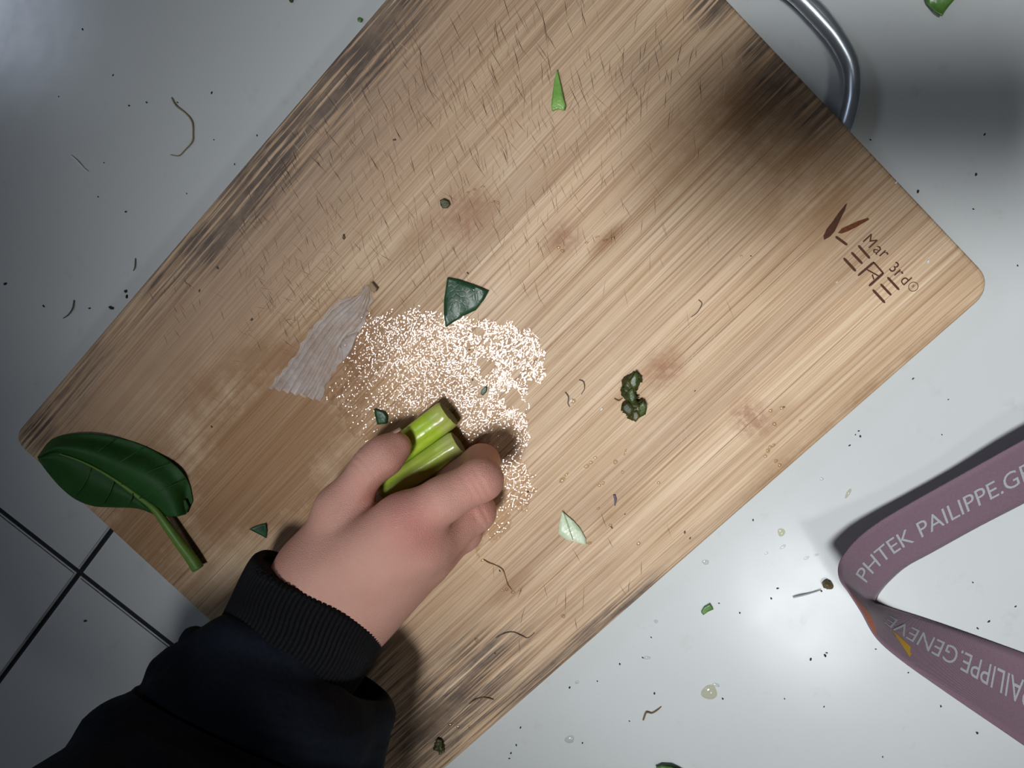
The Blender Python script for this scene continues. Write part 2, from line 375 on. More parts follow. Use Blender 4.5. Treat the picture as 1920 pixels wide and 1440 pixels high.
def glyphs(txt, size=1.0):
    cu = bpy.data.curves.new('txt', 'FONT'); cu.body = txt; cu.size = size; cu.align_x = 'LEFT'; cu.resolution_u = 4; cu.fill_mode = 'FRONT'
    o = bpy.data.objects.new('txt', cu); COL.objects.link(o)
    dg = bpy.context.evaluated_depsgraph_get(); me = o.evaluated_get(dg).to_mesh()
    v = np.array([x.co[:] for x in me.vertices]).reshape(-1, 3); f = [tuple(p.vertices) for p in me.polygons]
    o.evaluated_get(dg).to_mesh_clear(); bpy.data.objects.remove(o); bpy.data.curves.remove(cu); return v, f
for ch, zx, zy, hgt, ang in (('M', 790, 550, 0.0046, 0), ('a', 872, 655, 0.0034, 0), ('r', 945, 706, 0.0034, 0), ('3', 1062, 845, 0.0046, 8), ('r', 1112, 922, 0.0034, 0), ('d', 1192, 985, 0.0046, 0), ('R', 1275, 1062, 0.0012, 0)):
    v, f = glyphs(ch); mn, mx = v.min(0), v.max(0); c0 = (mn + mx) / 2; s = hgt / (mx[1] - mn[1])
    cx, cy = B(*z6(zx, zy)); a = math.radians(ang)
    lx, ly = (v[:, 0] - c0[0]) * s, (v[:, 1] - c0[1]) * s
    lx, ly = lx * math.cos(a) - ly * math.sin(a), lx * math.sin(a) + ly * math.cos(a)
    # text runs along -y of the board, letters stand towards +x
    meshobj('brand_letter', np.stack([cx + ly, cy - lx, np.full(len(lx), ZL)], 1), f, M['burn'], cb, False, True)
cx, cy = B(*z6(1275, 1065)); V = []; F = []
for k in range(24):
    a = k / 24 * 2 * math.pi
    for r in (0.0018, 0.0021): V.append((cx + r * math.cos(a), cy + r * math.sin(a), ZL))
F = [(2 * k, 2 * k + 1, (2 * k + 3) % 48, (2 * k + 2) % 48) for k in range(24)]
meshobj('brand_ring', V, F, M['burn'], cb, False, True)

# knife cuts: thin dark nicks lying in the face (uncountable, one part per tone)
def cuts(name, mat, spec, seed, z):
    r = random.Random(seed); V = []; F = []
    for (cx, cy, sx, sy, n, amean, asd, lmin, lmax, wmm) in spec:
        for _ in range(int(n * 1.4)):
            px, py = r.gauss(cx, sx), r.gauss(cy, sy)
            a = math.radians(r.gauss(amean, asd)); L = r.uniform(lmin, lmax) / 2
            p, q = lpt(px - math.cos(a) * L, py - math.sin(a) * L), lpt(px + math.cos(a) * L, py + math.sin(a) * L)
            if max(abs(p[0]), abs(q[0])) > BL / 2 - 0.004 or max(abs(p[1]), abs(q[1])) > BW / 2 - 0.004: continue
            d = np.array(q[:2]) - np.array(p[:2]); d /= np.linalg.norm(d); nn = np.array([-d[1], d[0]]) * wmm * 0.001 * r.uniform(.5, 1.0) / 2
            m = (np.array(p[:2]) + np.array(q[:2])) / 2 + nn * r.uniform(-2, 2)
            k = len(V); V += [(*p[:2], z), (*(m - nn), z), (*q[:2], z), (*(m + nn), z)]; F.append((k, k + 1, k + 2, k + 3))
    o = meshobj(name, V, F, mat, cb, False, True); o['kind'] = 'stuff'; return o
cuts('knife_cuts', M['cut'], [(800, 130, 90, 80, 34, 68, 9, 25, 80, .30), (1010, 100, 60, 60, 24, 74, 8, 30, 75, .34), (870, 250, 80, 80, 34, 68, 9, 20, 60, .26), (560, 300, 70, 60, 26, 62, 10, 20, 55, .34), (1220, 120, 50, 60, 24, 95, 10, 20, 60, .30),
     (480, 470, 80, 80, 24, 62, 12, 18, 45, .30), (560, 570, 60, 60, 26, 60, 12, 15, 40, .26), (700, 420, 70, 60, 24, 66, 10, 20, 45, .24), (1080, 330, 70, 70, 22, 75, 9, 18, 50, .24), (1060, 1110, 70, 60, 9, 95, 16, 25, 60, .32), (1160, 1050, 60, 50, 6, 80, 14, 15, 40, .26),
     (900, 420, 90, 60, 20, 72, 12, 18, 45, .22), (330, 560, 30, 40, 10, 66, 12, 14, 34, .32), (680, 230, 60, 60, 14, 64, 8, 20, 55, .32)], 3, TOP + 0.00003)
cuts('shallow_knife_cuts', M['cut_soft'], [(850, 250, 150, 130, 150, 70, 10, 18, 60, .24), (1080, 220, 110, 120, 70, 78, 12, 18, 60, .24), (650, 450, 120, 90, 80, 64, 12, 18, 50, .24), (560, 560, 70, 60, 60, 45, 40, 14, 40, .22), (960, 470, 150, 60, 40, 74, 12, 18, 50, .22)], 5, TOP + 0.00002)
cuts('pale_scratches', M['cut_pale'], [(1350, 700, 130, 70, 26, 80, 30, 20, 70, .22), (1350, 90, 60, 50, 14, 85, 12, 25, 60, .24), (760, 300, 120, 120, 40, 66, 14, 20, 60, .20), (1270, 590, 60, 40, 12, 20, 40, 20, 60, .2)], 9, TOP + 0.000025)

# ------------------------------------------------------------------ the arm: hand, cuff, sleeve
def rcone(P, a, b, r1, r2):
    ba = b - a; l2 = ba @ ba; rr = r1 - r2; a2 = l2 - rr * rr; il2 = 1.0 / l2
    pa = P - a; y = pa @ ba; z = y - l2
    x2 = ((pa * l2 - y[..., None] * ba) ** 2).sum(-1); y2 = y * y * l2; z2 = z * z * l2
    k = math.copysign(1, rr) * rr * rr * x2
    d = (np.sqrt(x2 * a2 * il2) + y * rr) * il2 - r1
    m1 = np.sign(z) * a2 * z2 > k; m2 = np.sign(y) * a2 * y2 < k
    d = np.where(m2, np.sqrt(x2 + y2) * il2 - r1, d)
    return np.where(m1, np.sqrt(x2 + z2) * il2 - r2, d)
def smin(a, b, k):
    h = np.clip(0.5 + 0.5 * (b - a) / k, 0, 1); return b * (1 - h) + a * h - k * h * (1 - h)
def surface_nets(D, org, step):
    nx, ny, nz = D.shape; ins = D < 0
    c = np.zeros((nx - 1, ny - 1, nz - 1), int)
    for i in (0, 1):
        for j in (0, 1):
            for k in (0, 1): c += ins[i:nx - 1 + i, j:ny - 1 + j, k:nz - 1 + k]
    act = (c > 0) & (c < 8); idx = np.full(act.shape, -1); ijk = np.argwhere(act); idx[act] = np.arange(len(ijk))
    acc = np.zeros((len(ijk), 3)); cnt = np.zeros(len(ijk)); I, J, K = ijk.T
    cor = [(i, j, k) for i in (0, 1) for j in (0, 1) for k in (0, 1)]
    for a in cor:
        for ax in range(3):
            if a[ax] == 0:
                b = list(a); b[ax] = 1
                da = D[I + a[0], J + a[1], K + a[2]]; db = D[I + b[0], J + b[1], K + b[2]]
                m = (da < 0) != (db < 0); t = np.where(m, da / np.where(m, da - db, 1), 0)
                p = np.array(a, float) + t[:, None] * (np.array(b) - np.array(a)); acc[m] += p[m]; cnt[m] += 1
    V = (ijk + acc / cnt[:, None]) * step + org; F = []
    for ax in range(3):
        o1, o2 = [(1, 2), (2, 0), (0, 1)][ax]
        sl = [slice(1, -1)] * 3; sl[ax] = slice(0, -1); sh = list(sl); sh[ax] = slice(1, None)
        a, b = ins[tuple(sl)], ins[tuple(sh)]; e = np.argwhere(a != b)
        if not len(e): continue
        fl = a[tuple(e.T)]; off = np.array([1, 1, 1]); off[ax] = 0; e = e + off
        d1 = np.eye(3, dtype=int)[o1]; d2 = np.eye(3, dtype=int)[o2]
        q = [idx[tuple((e - x).T)] for x in (0 * d1, d1, d1 + d2, d2)]; q = np.stack(q, 1)
        q[~fl] = q[~fl][:, ::-1]; F.append(q[:, ::-1])
    F = np.vstack(F); return V, F[(F >= 0).all(1)]

def K(px, py, z): return U(px, py, z)
stem_axes = [((842, 776, .0285), (690, 890, .0300), .0066, .0060), ((860, 831, .0300), (712, 927, .0325), .0060, .0046)]
def hand_sdf(P):
    pl = []
    wr, wu = K(600, 1093, .049), K(657, 1132, .044)
    m2, m3, m4, m5 = K(757, 982, .0630), K(786, 1012, .0575), K(800, 1031, .046), K(795, 1043, .034)
    back = [(K(505, 1235, .064), wr, .020, .0192), (K(560, 1275, .060), wu, .020, .0192), (wr, m2, .0185, .0120), (wr, m3, .018, .0125), (wu, m3, .019, .0125), (wu, m4, .019, .0125), (wu, m5, .0185, .0125),
            (K(690, 1040, .046), K(770, 1010, .042), .018, .014)]
    d = None
    for a, b, r1, r2 in back:
        e = rcone(P, a, b, r1, r2); d = e if d is None else smin(d, e, .010)
    th = [(K(606, 1062, .044), K(637, 957, .047), .0158, .0102), (K(705, 1010, .047), K(655, 1005, .045), .010, .010)]
    for a, b, r1, r2 in th: d = smin(d, rcone(P, a, b, r1, r2), .009)
    def chain(pts, rs, k=.003):
        e = None
        for a, b, r1, r2 in zip(pts[:-1], pts[1:], rs[:-1], rs[1:]):
            c = rcone(P, a, b, r1, r2); e = c if e is None else smin(e, c, k)
        return e
    out = d
    t_ip, t_tip = K(696, 873, .0475), K(743, 838, .0425)
    fs = [chain([K(637, 957, .047), t_ip, K(720, 855, .0455), t_tip], [.0100, .0078, .0082, .0068], .004)]
    i_pip = K(902, 899, .0610)
    fs.append(chain([m2, K(832, 936, .0640), i_pip, K(903, 867, .0370), K(842, 897, .0300)], [.0122, .0092, .0088, .0078, .0066]))
    m_pip = K(892, 960, .0405)
    fs.append(chain([m3, K(850, 988, .0470), m_pip, K(880, 930, .0290), K(826, 922, .0285)], [.0122, .0092, .0086, .0076, .0068]))
    fs.append(chain([m4, K(868, 998, .0310), K(852, 955, .0280), K(805, 948, .0280)], [.0122, .0085, .0074, .0066]))
    fs.append(chain([m5, K(835, 1012, .0290), K(826, 975, .0275), K(790, 968, .0275)], [.0118, .0076, .0068, .006]))
    # skin folds over the knuckles
    def fold(e, c, axis, offs, depth, w, rad):
        axis = axis / np.linalg.norm(axis); q = P - c; s = q @ axis; near = np.exp(-(q ** 2).sum(-1) / rad ** 2)
        for o in offs: e = e + depth * near * np.exp(-((s - o - .0006 * np.sin(q[..., 2] * 900)) / w) ** 2)
        return e
    fs[1] = fold(fs[1], i_pip + np.array([0, 0, .008]), K(902, 899, .06) - K(832, 936, .06), (-.0042, -.0012, .0016), .0007, .0006, .0085)
    fs[2] = fold(fs[2], m_pip + np.array([.004, 0, .006]), K(891, 957, .05) - K(836, 981, .05), (-.002, .001), .0006, .0006, .008)
    fs[0] = fold(fs[0], t_ip + np.array([-.004, .004, .006]), t_tip - t_ip, (-.002, .0008), .0007, .0007, .009)
    for i, e in enumerate(fs): out = np.minimum(out, smin(d, e, .0055 if i else .007))
    # web crease between index and middle, flat contact with the board and the held stalks
    for (a, b, r1, r2) in stem_axes: out = np.maximum(out, -(rcone(P, K(*a), K(*b), r1, r2) + .0))
    return np.maximum(out, TOP + .0002 - P[..., 2])
pts = np.array([K(490, 1260, .09), K(950, 800, .02), K(900, 1150, .02), K(500, 1050, .04), K(760, 820, .04), K(600, 1300, .05)])
lo = pts.min(0) - .01; hi = pts.max(0) + .012; lo[2] = .0185; hi[2] = .088; st = .00085
ax = [np.arange(lo[i], hi[i], st) for i in range(3)]
P = np.stack(np.meshgrid(*ax, indexing='ij'), -1)
D = hand_sdf(P)
HV, HF = surface_nets(D, lo, st); del P, D
arm = empty('person', tuple(U(690, 1060, TOP)))
tag(arm, 'bare hand in a dark puffer jacket sleeve holding cut green stalks on the board', 'person')
def skin():
    t = NT('skin'); c = t.coord(); at = t.n('Attribute', attribute_name='flush').outputs[2]
    n1 = t.noise(c, 60, 4); n2 = t.noise(c, 900, 3)
    col = t.mix(n1, (0.61, 0.310, 0.240), (0.71, 0.395, 0.315))
    col = t.mix(t.math('MULTIPLY', at, 0.75, clamp=True), col, (0.52, 0.145, 0.130))
    cell = t.n('TexVoronoi', {'Vector': t.mapped(c, (1, 1.6, 1), rot=(0, 0, 0.6)), 'Scale': 1000.0}, feature='DISTANCE_TO_EDGE').outputs[0]
    hgt = t.math('ADD', t.math('MULTIPLY', t.noise(c, 230, 3), 1.2), t.math('ADD', t.ramp(cell, [(0.0, 0.0), (0.25, 1.0)]), t.math('MULTIPLY', n2, 0.6)))
    t.surf(col, 0.48, 0.38, t.bump(hgt, 0.36, 0.0004), **{'Subsurface Weight': 0.15, 'Subsurface Radius': (0.9, 0.35, 0.2), 'Subsurface Scale': 0.003})
    return t.m
hand = meshobj('hand', HV, HF.tolist(), skin(), arm)
fl = np.zeros(len(HV))
for (px, py, z, r, k) in ((775, 980, .074, .011, .42), (755, 965, .070, .012, .25), (800, 1005, .068, .012, .32), (905, 905, .065, .012, .45), (915, 955, .05, .012, .4), (700, 930, .045, .012, .6), (750, 850, .042, .012, .4), (545, 1050, .05, .010, .35), (840, 900, .03, .012, .7), (835, 1045, .05, .018, .25)):
    fl += k * np.exp(-((HV - U(px, py, z)) ** 2).sum(1) / r ** 2)
at = hand.data.attributes.new('flush', 'FLOAT', 'POINT'); at.data.foreach_set('value', np.clip(fl, 0, 1.2))
mod(hand, 'SMOOTH', factor=0.5, iterations=3)
# thumbnail on the far side of the thumb tip
t0, t1 = U(722, 856, .0455), U(745, 840, .0425); ta = (t1 - t0) / np.linalg.norm(t1 - t0)
side = np.cross(ta, (0, 0, 1)); side /= np.linalg.norm(side); side = -side; upn = np.cross(side, ta) * -1
nv = []; out_dir = side * .92 + np.array([0, 0, -.25]); out_dir /= np.linalg.norm(out_dir); tang = np.cross(ta, out_dir)
for i in range(9):
    for j in range(9):
        s = i / 8; w = (j / 8 - .5) * 2; a = w * .75 * (1 - .25 * (s - .5) ** 2)
        r = .0079 - .0008 * s
        nv.append(t0 + ta * (.002 + s * .0095) + out_dir * math.cos(a) * r + tang * math.sin(a) * r * .9)
nail = meshobj('thumbnail', nv, grid_faces(9, 9), simple('nail', (0.58, 0.36, 0.30), 0.3, 0.5, 0.1, 300), arm)
mod(nail, 'SOLIDIFY', thickness=0.0006, offset=-1)

def knit():
    t = NT('black_rib_knit'); c = t.coord(); n = t.noise(c, 700, 4)
    t.surf(t.mix(n, (0.0022, 0.0024, 0.003), (0.007, 0.0075, 0.010)), 0.8, 0.25, t.bump(n, 0.6, 0.0006)); return t.m
cpath = cat_rom([U(596, 1128, .0480), U(588, 1140, .0495), U(562, 1190, .0575), U(534, 1238, .0650), U(512, 1280, .0710)], 46)
def cuff_shape(t, a):
    return (1 + 0.010 * np.cos(a * 92)) * (1 + 0.02 * np.sin(a * 2 + 1))
prof = [(0, .80), (.02, .93), (.06, .99), (.12, 1.02), (.3, 1.02), (.6, 1.0), (.85, .97), (1, .90)]
cr = np.interp(np.linspace(0, 1, 46), [p[0] for p in prof], [p[1] for p in prof]) * np.linspace(.0325, .0300, 46)
V, F = sweep(cpath, cr, 368, cuff_shape, 0.86, caps=False)
cuff = meshobj('cuff', V, F, knit(), arm); mod(cuff, 'SOLIDIFY', thickness=0.0022, offset=-1)
cuff['label'] = 'black ribbed knit cuff'
def jacket():
    t = NT('navy_jacket_cloth'); c = t.coord(); n = t.noise(c, 500, 4); big = t.noise(c, 30, 4)
    t.surf(t.mix(n, (0.0055, 0.0075, 0.013), (0.011, 0.015, 0.025)), 0.75, 0.12, t.bump(t.math('ADD', big, t.math('MULTIPLY', n, 0.08)), 0.5, 0.006)); return t.m
sp = cat_rom([U(545, 1228, .063), U(533, 1250, .066), U(512, 1315, .070), U(482, 1395, .077), U(400, 1530, .098), U(270, 1720, .135), U(90, 1960, .180), U(-200, 2300, .24)], 110)
rr = np.interp(np.linspace(0, 1, 110), [0, .03, .07, .14, .22, .30, .40, .46, .56, .72, .86, .95, 1], [.024, .0300, .0345, .043, .0495, .0535, .0555, .058, .066, .073, .074, .070, .055])
V, F = sweep(sp, rr, 96, None, 0.82)
ctr = np.repeat(sp, 96, axis=0); dirv = V - ctr; dl = np.linalg.norm(dirv, axis=1)[:, None]; dirn = dirv / dl
tt = np.repeat(np.linspace(0, 1, 110), 96); fade = np.clip((tt - .02) / .08, 0, 1)
V = V + dirn * ((wob(V * [1, 1, 1], 4, 16) * .0026 + wob(V, 8, 34) * .0012) * fade)[:, None]
V[:, 2] = np.maximum(V[:, 2], TOP + .001)
slv = meshobj('sleeve', V, F, jacket(), arm); slv['label'] = 'dark navy puffed jacket sleeve'
# small gathered tuck beside the cuff
V, F = sweep(cat_rom([U(345, 1215, .066), U(362, 1198, .068), U(378, 1206, .069), U(395, 1225, .069)], 14), [.002, .0038, .0045, .005, .0055, .0055, .0055, .0055, .0055, .0055, .005, .004, .003, .002], 14)
meshobj('sleeve_tuck', V, F, slv.data.materials[0], slv)

# ------------------------------------------------------------------ the two held stalks
def stalk_mat(name, a, b, end):
    t = NT(name); c = t.coord(); uv = t.n('Attribute', attribute_name='along').outputs[2]
    fib = t.noise(t.mapped(c, (1, 1, 1)), 260, 4); soft = t.noise(c, 70, 3)
    col = t.mix(t.ramp(soft, [(0.3, 0), (0.7, 1)]), a, b)
    col = t.mix(t.math('MULTIPLY', t.ramp(uv, [(0.10, 1.0), (0.20, 0.0)]), t.ramp(fib, [(0.3, 0.35), (0.7, 1.0)])), col, end)
    t.surf(col, 0.24, 0.5, t.bump(t.math('ADD', soft, t.math('MULTIPLY', fib, 0.15)), 0.35, 0.0015), **{'Subsurface Weight': 0.25, 'Subsurface Radius': (0.5, 0.8, 0.2), 'Subsurface Scale': 0.003}); return t.m
def stalk(name, label, ax, prof, mat, endmat, twist=0.0):
    a, b, r1, r2 = ax; p = cat_rom([U(*a), (U(*a) + U(*b)) / 2, U(*b)], 40)
    n = len(p); T = (p[-1] - p[0]); T /= np.linalg.norm(T); s = np.cross(T, (0, 0, 1)); s /= np.linalg.norm(s); w = np.cross(s, T)
    ang = np.linspace(0, 2 * math.pi, 40, endpoint=False); V = []; al = []
    k = prof(ang)
    for i in range(n):
        t = i / (n - 1); r = r1 + (r2 - r1) * t
        e = 0.90 if i == 0 else (0.985 if i == 1 else 1.0)
        if t > .9: e *= math.sqrt(max(.05, 1 - ((t - .9) / .1) ** 2))
        g = ang + twist * t
        V.append(p[i] + (np.cos(g) * k * r * e)[:, None] * s + (np.sin(g) * k * r * e)[:, None] * w); al += [t] * 40
    V = np.vstack(V); V[:, 2] = np.maximum(V[:, 2], TOP + .0004)
    F = [(i * 40 + j, i * 40 + (j + 1) % 40, (i + 1) * 40 + (j + 1) % 40, (i + 1) * 40 + j) for i in range(n - 1) for j in range(40)]
    F += [tuple((n - 1) * 40 + j for j in range(40))]
    root = empty(name, tuple(np.append(p[:, :2].mean(0), TOP))); tag(root, label, 'vegetable stalk', 'cut green stalks held in the hand')
    o = meshobj('stalk_body', V, F, mat, root); at = o.data.attributes.new('along', 'FLOAT', 'POINT'); at.data.foreach_set('value', np.array(al))
    ev = np.vstack([V[:40], [V[:40].mean(0) + T * .0006]]); meshobj('cut_end', ev, [(j, 40, (j + 1) % 40) for j in range(40)], endmat, root)
    return root
endm = simple('dry_cut_end', (0.24, 0.23, 0.10), 0.6, 0.2, 0.4, 500, 0.5)
def prof1(a):   # ridged half tube: groove along the top left
    return 1 + 0.10 * np.cos(2 * (a - .5)) - 0.16 * np.exp(-((a - 2.0) / .16) ** 2) + .05 * np.cos(3 * a)
def prof2(a):
    return 1 + 0.08 * np.cos(2 * (a - .3)) - 0.10 * np.exp(-((a - 1.0) / .10) ** 2) + .04 * np.cos(4 * a)
stalk('vegetable_stalk', 'glossy lime green stalk under the thumb with a grooved side', stem_axes[0], prof1, stalk_mat('lime_stalk', (0.40, 0.58, 0.030), (0.60, 0.74, 0.10), (0.50, 0.50, 0.16)), endm)
stalk('vegetable_stalk', 'green stalk between the lime stalk and the index finger, hand shade painted into its duller tone', stem_axes[1], prof2, stalk_mat('shaded_stalk', (0.38, 0.50, 0.06), (0.50, 0.60, 0.12), (0.46, 0.48, 0.18)), endm)  # shade of the hand is mixed into this duller green

# ------------------------------------------------------------------ the big leaf
LOBE = []
def big_leaf():
    root = empty('spinach_leaf', tuple(U(230, 900, TOP)))
    tag(root, 'whole dark green leaf with a long stalk across the board corner', 'leaf')
    mid = [(70, 858), (108, 850), (150, 864), (190, 884), (228, 908), (262, 934), (290, 956), (300, 966)]
    upe = [(70, 856), (98, 822), (148, 812), (212, 818), (275, 838), (322, 866), (352, 900), (362, 940)]
    loe = [(71, 862), (88, 886), (112, 914), (142, 938), (176, 950), (216, 952), (258, 954), (296, 968)]
    n = 44
    m, u, l = [cat_rom([(*p, 0) for p in q], n)[:, :2] for q in (mid, upe, loe)]
    V = []; nc = 25
    for i in range(n):
        t = i / (n - 1)
        for j in range(nc):
            s = j / (nc - 1) * 2 - 1
            e = u[i] if s < 0 else l[i]; k = abs(s)
            q = m[i] * (1 - k) + e * k
            if s < 0 and t > .7: q = q + np.array([10, 14]) * (t - .7) / .3 * math.sin(k * math.pi)
            z = TOP + .0042 + .0045 * math.sin(min(1, k * 1.25) * math.pi) * (.9 if s < 0 else .55) + .0012 * math.sin(14 * t + 3 * s) * k
            z += -.0028 * k * k + .004 * (1 - t) * (1 - k)
            if s < 0 and t > .82: z += -.0035 * k * (t - .82) / .18
            z = max(z, TOP + .0008)
            V.append(U(q[0], q[1], z))
    b = meshobj('leaf_blade', V, grid_faces(n, nc), M['leaf'], root); mod(b, 'SOLIDIFY', thickness=0.0005, offset=-1); mod(b, 'SUBSURF', levels=1, render_levels=1)
    # folded lobe beside the stalk
    lob = [(300, 960), (316, 940), (338, 936), (352, 934), (358, 948), (352, 962), (328, 968)]
    LOBE.append((lob, root))
    pv = [U(*p) for p in ((112, 851, TOP + .0088), (150, 864, TOP + .0082), (190, 884, TOP + .0074), (228, 908, TOP + .0066), (262, 933, TOP + .0062), (290, 955, TOP + .0062), (312, 984, TOP + .0062), (338, 1020, TOP + .0055), (358, 1046, TOP + .0046), (371, 1066, TOP + .0040))]
    V, F = sweep(cat_rom(pv, 60), np.interp(np.linspace(0, 1, 60), [0, .3, .5, .6, .8, 1], [.0003, .0008, .0014, .0021, .0027, .0032]), 14, flat=.8)
    s = meshobj('leaf_stalk', V, F, M['rib'], root); s['label'] = 'pale green leaf stalk and midrib'
    for k, (a, b_, c_) in enumerate((((150, 864), (185, 846), (215, 822)), ((190, 884), (232, 862), (268, 840)), ((228, 908), (276, 886), (318, 868)), ((262, 934), (310, 916), (348, 898)), ((172, 875), (160, 905), (140, 932)), ((215, 900), (205, 925), (190, 948)), ((250, 925), (244, 940), (235, 950)))):
        V, F = sweep(cat_rom([U(*a, TOP + .0070), U(*b_, TOP + .0082), U(*c_, TOP + .0045)], 12), np.linspace(.0004, .00015, 12), 6)
        meshobj('leaf_vein', V, F, M['vein'], root)
big_leaf()

# ------------------------------------------------------------------ flat scraps
def sheet(name, outline, z, mat, label, cat, group=None, bend=.0006, thick=.0006, parent=None, cutn=3, seed=1):
    bm = bmesh.new(); vs = [bm.verts.new(U(px, py, z)) for px, py in outline]; bm.faces.new(vs); bmesh.ops.recalc_face_normals(bm, faces=bm.faces)
    if bm.faces[:][0].normal.z < 0: bmesh.ops.reverse_faces(bm, faces=bm.faces)
    bmesh.ops.triangulate(bm, faces=bm.faces); bmesh.ops.subdivide_edges(bm, edges=bm.edges, cuts=cutn, use_grid_fill=True)
    V = np.array([v.co[:] for v in bm.verts]); bm.verts.index_update(); F = [tuple(v.index for v in f.verts) for f in bm.faces]; bm.free()
    V[:, 2] += bend * (wob(V, seed, 50) * .5 + .9) + thick
    o = meshobj(name, V, F, mat, parent); mod(o, 'SOLIDIFY', thickness=thick, offset=-1)
    if label: tag(o, label, cat, group)
    return o
for lob, root in LOBE: sheet('leaf_lobe', lob, TOP + .0006, M['leaf'], None, None, None, .0012, .0005, parent=root, cutn=3, seed=2)
GL = 'leaf scraps on the chopping board'
sc = sheet('leaf_scrap', [(840, 520), (862, 524), (890, 534), (917, 545), (908, 562), (893, 581), (870, 592), (852, 603), (838, 613), (834, 590), (834, 562), (837, 540)], TOP, M['leaf_wet'], 'wet dark green triangular leaf scrap with drops above the stalks', 'leaf', GL, .0016, .0007, cutn=4, seed=3)
sheet('leaf_scrap', [(703, 765), (722, 771), (728, 780), (727, 793), (709, 795), (705, 780)], TOP, M['leaf_wet'], 'tiny dark green square leaf scrap beside the lime stalk', 'leaf', GL, .0007, .0006, seed=5)
sheet('leaf_scrap', [(470, 990), (484, 984), (500, 980), (502, 995), (500, 1008), (486, 1000)], TOP, M['leaf_wet'], 'small dark green triangle leaf scrap beside the wrist', 'leaf', GL, .0010, .0006, seed=6)
sheet('leaf_scrap', [(901, 738), (904, 730), (910, 724), (914, 726), (912, 735), (906, 741)], TOP + .0004, M['leaf_wet'], 'speck of dark leaf in the shiny wet patch', 'leaf', GL, .0005, .0005, seed=7)
sheet('stalk_sliver', [(1045, 132), (1049, 150), (1054, 172), (1058, 192), (1061, 200), (1058, 210), (1046, 207), (1036, 211), (1034, 200), (1037, 175), (1040, 152)], TOP, M['sliver'], 'bright green pointed stalk sliver near the top of the board', 'vegetable scrap', None, .0014, .0016, seed=8)
sheet('leaf_scrap', [(1054, 957), (1064, 966), (1076, 976), (1088, 990), (1098, 1008), (1099, 1020), (1080, 1014), (1062, 1010), (1047, 999), (1049, 978)], TOP, M['pale_leaf'], 'pale green translucent leaf scrap between hand and board edge', 'leaf', GL, .0010, .0005, seed=9)
V, F = sweep(cat_rom([U(1056, 960, TOP + .0025), U(1064, 985, TOP + .0028), U(1074, 1012, TOP + .002)], 12), .00011, 6)
meshobj('leaf_vein', V, F, M['pale_vein'], bpy.data.objects['leaf_scrap.004'])
def disc(name, px, py, z, r, hgt, mat, label, cat, group=None, sq=1.0, ang=0.0, parent=None, lump=0.0, seed=0):
    c = U(px, py, z); V = [c + np.array([0, 0, hgt])]; F = []; NR, NS = 5, 18
    rs = random.Random(seed + int(px * 7 + py)); ph = [rs.uniform(0, 6.28) for _ in range(3)]
    for i in range(1, NR + 1):
        t = i / NR * math.pi / 2
        for j in range(NS):
            a = j / NS * 2 * math.pi; k = 1 + .10 * math.sin(2 * a + ph[0]) + .07 * math.sin(3 * a + ph[1]) + lump * math.sin(5 * a + ph[2] + i)
            x, y = r * k * math.sin(t) * math.cos(a), r * k * sq * math.sin(t) * math.sin(a)
            V.append(c + np.array([x * math.cos(ang) - y * math.sin(ang), x * math.sin(ang) + y * math.cos(ang), hgt * math.cos(t)]))
    F = [(0, 1 + j, 1 + (j + 1) % NS) for j in range(NS)] + [(1 + i * NS + j, 1 + (i + 1) * NS + j, 1 + (i + 1) * NS + (j + 1) % NS, 1 + i * NS + (j + 1) % NS) for i in range(NR - 1) for j in range(NS)]
    if 'water' not in name: F.append(tuple(1 + (NR - 1) * NS + j for j in range(NS - 1, -1, -1)))
    o = meshobj(name, V, F, mat, parent)
    if label: tag(o, label, cat, group)
    return o
for x, y, r in ((846, 533, .0010), (868, 540, .0008), (888, 543, .0009), (851, 570, .0009), (872, 565, .0007), (905, 550, .0010), (858, 592, .0009), (882, 570, .0007), (862, 529, .0006), (898, 566, .0008)):
    disc('water_bead', x, y, TOP + .0026, r, r * .6, M['drop_clear'], None, None, parent=sc)
sheet('leaf_scrap', [(826, 376), (833, 372), (842, 376), (845, 384), (840, 390), (831, 391), (827, 385)], TOP, M['rot'], 'little olive green disc of stem on the reddish board stain', 'leaf', GL, .0008, .0010, seed=11)
sheet('leaf_scrap', [(1314, 1146), (1319, 1137), (1331, 1130), (1337, 1140), (1326, 1145), (1318, 1151)], 0, M['leaf_mid'], 'tiny bright green leaf shred on the white worktop', 'leaf', None, .0008, .0006, seed=12)
def lumpy(name, pts, rads, mat, label, cat, group=None, seed=1, amp=.35, flat=.55):
    pth = cat_rom([U(*p) for p in pts], 26); rr = np.interp(np.linspace(0, 1, 26), np.linspace(0, 1, len(rads)), rads)
    V, F = sweep(pth, rr, 24, None, flat); c = np.repeat(pth, 24, axis=0); d = V - c
    V = c + d * (1 + amp * wob(V, seed, 330, 7) + .5 * amp * wob(V, seed + 1, 700, 6))[:, None]
    V[:, 2] = np.maximum(V[:, 2], pts[0][2] - .0012); o = meshobj(name, V, F, mat); tag(o, label, cat, group); return o
wl = empty('wilted_leaf', tuple(U(1187, 745, TOP))); tag(wl, 'crumpled dark olive wilted leaf lump on the bare board', 'leaf')
def crumple(path, rads, seed):
    pth = cat_rom([U(*p) for p in path], 22); rr = np.interp(np.linspace(0, 1, 22), np.linspace(0, 1, len(rads)), rads)
    V, F = sweep(pth, rr, 22, None, .5); c = np.repeat(pth, 22, axis=0); V = c + (V - c) * (1 + .30 * wob(V, seed, 260, 7) + .2 * wob(V, seed + 1, 600, 6))[:, None]
    V[:, 2] = np.maximum(V[:, 2], TOP + .0002); return meshobj('leaf_fold', V, F, M['rot'], wl)
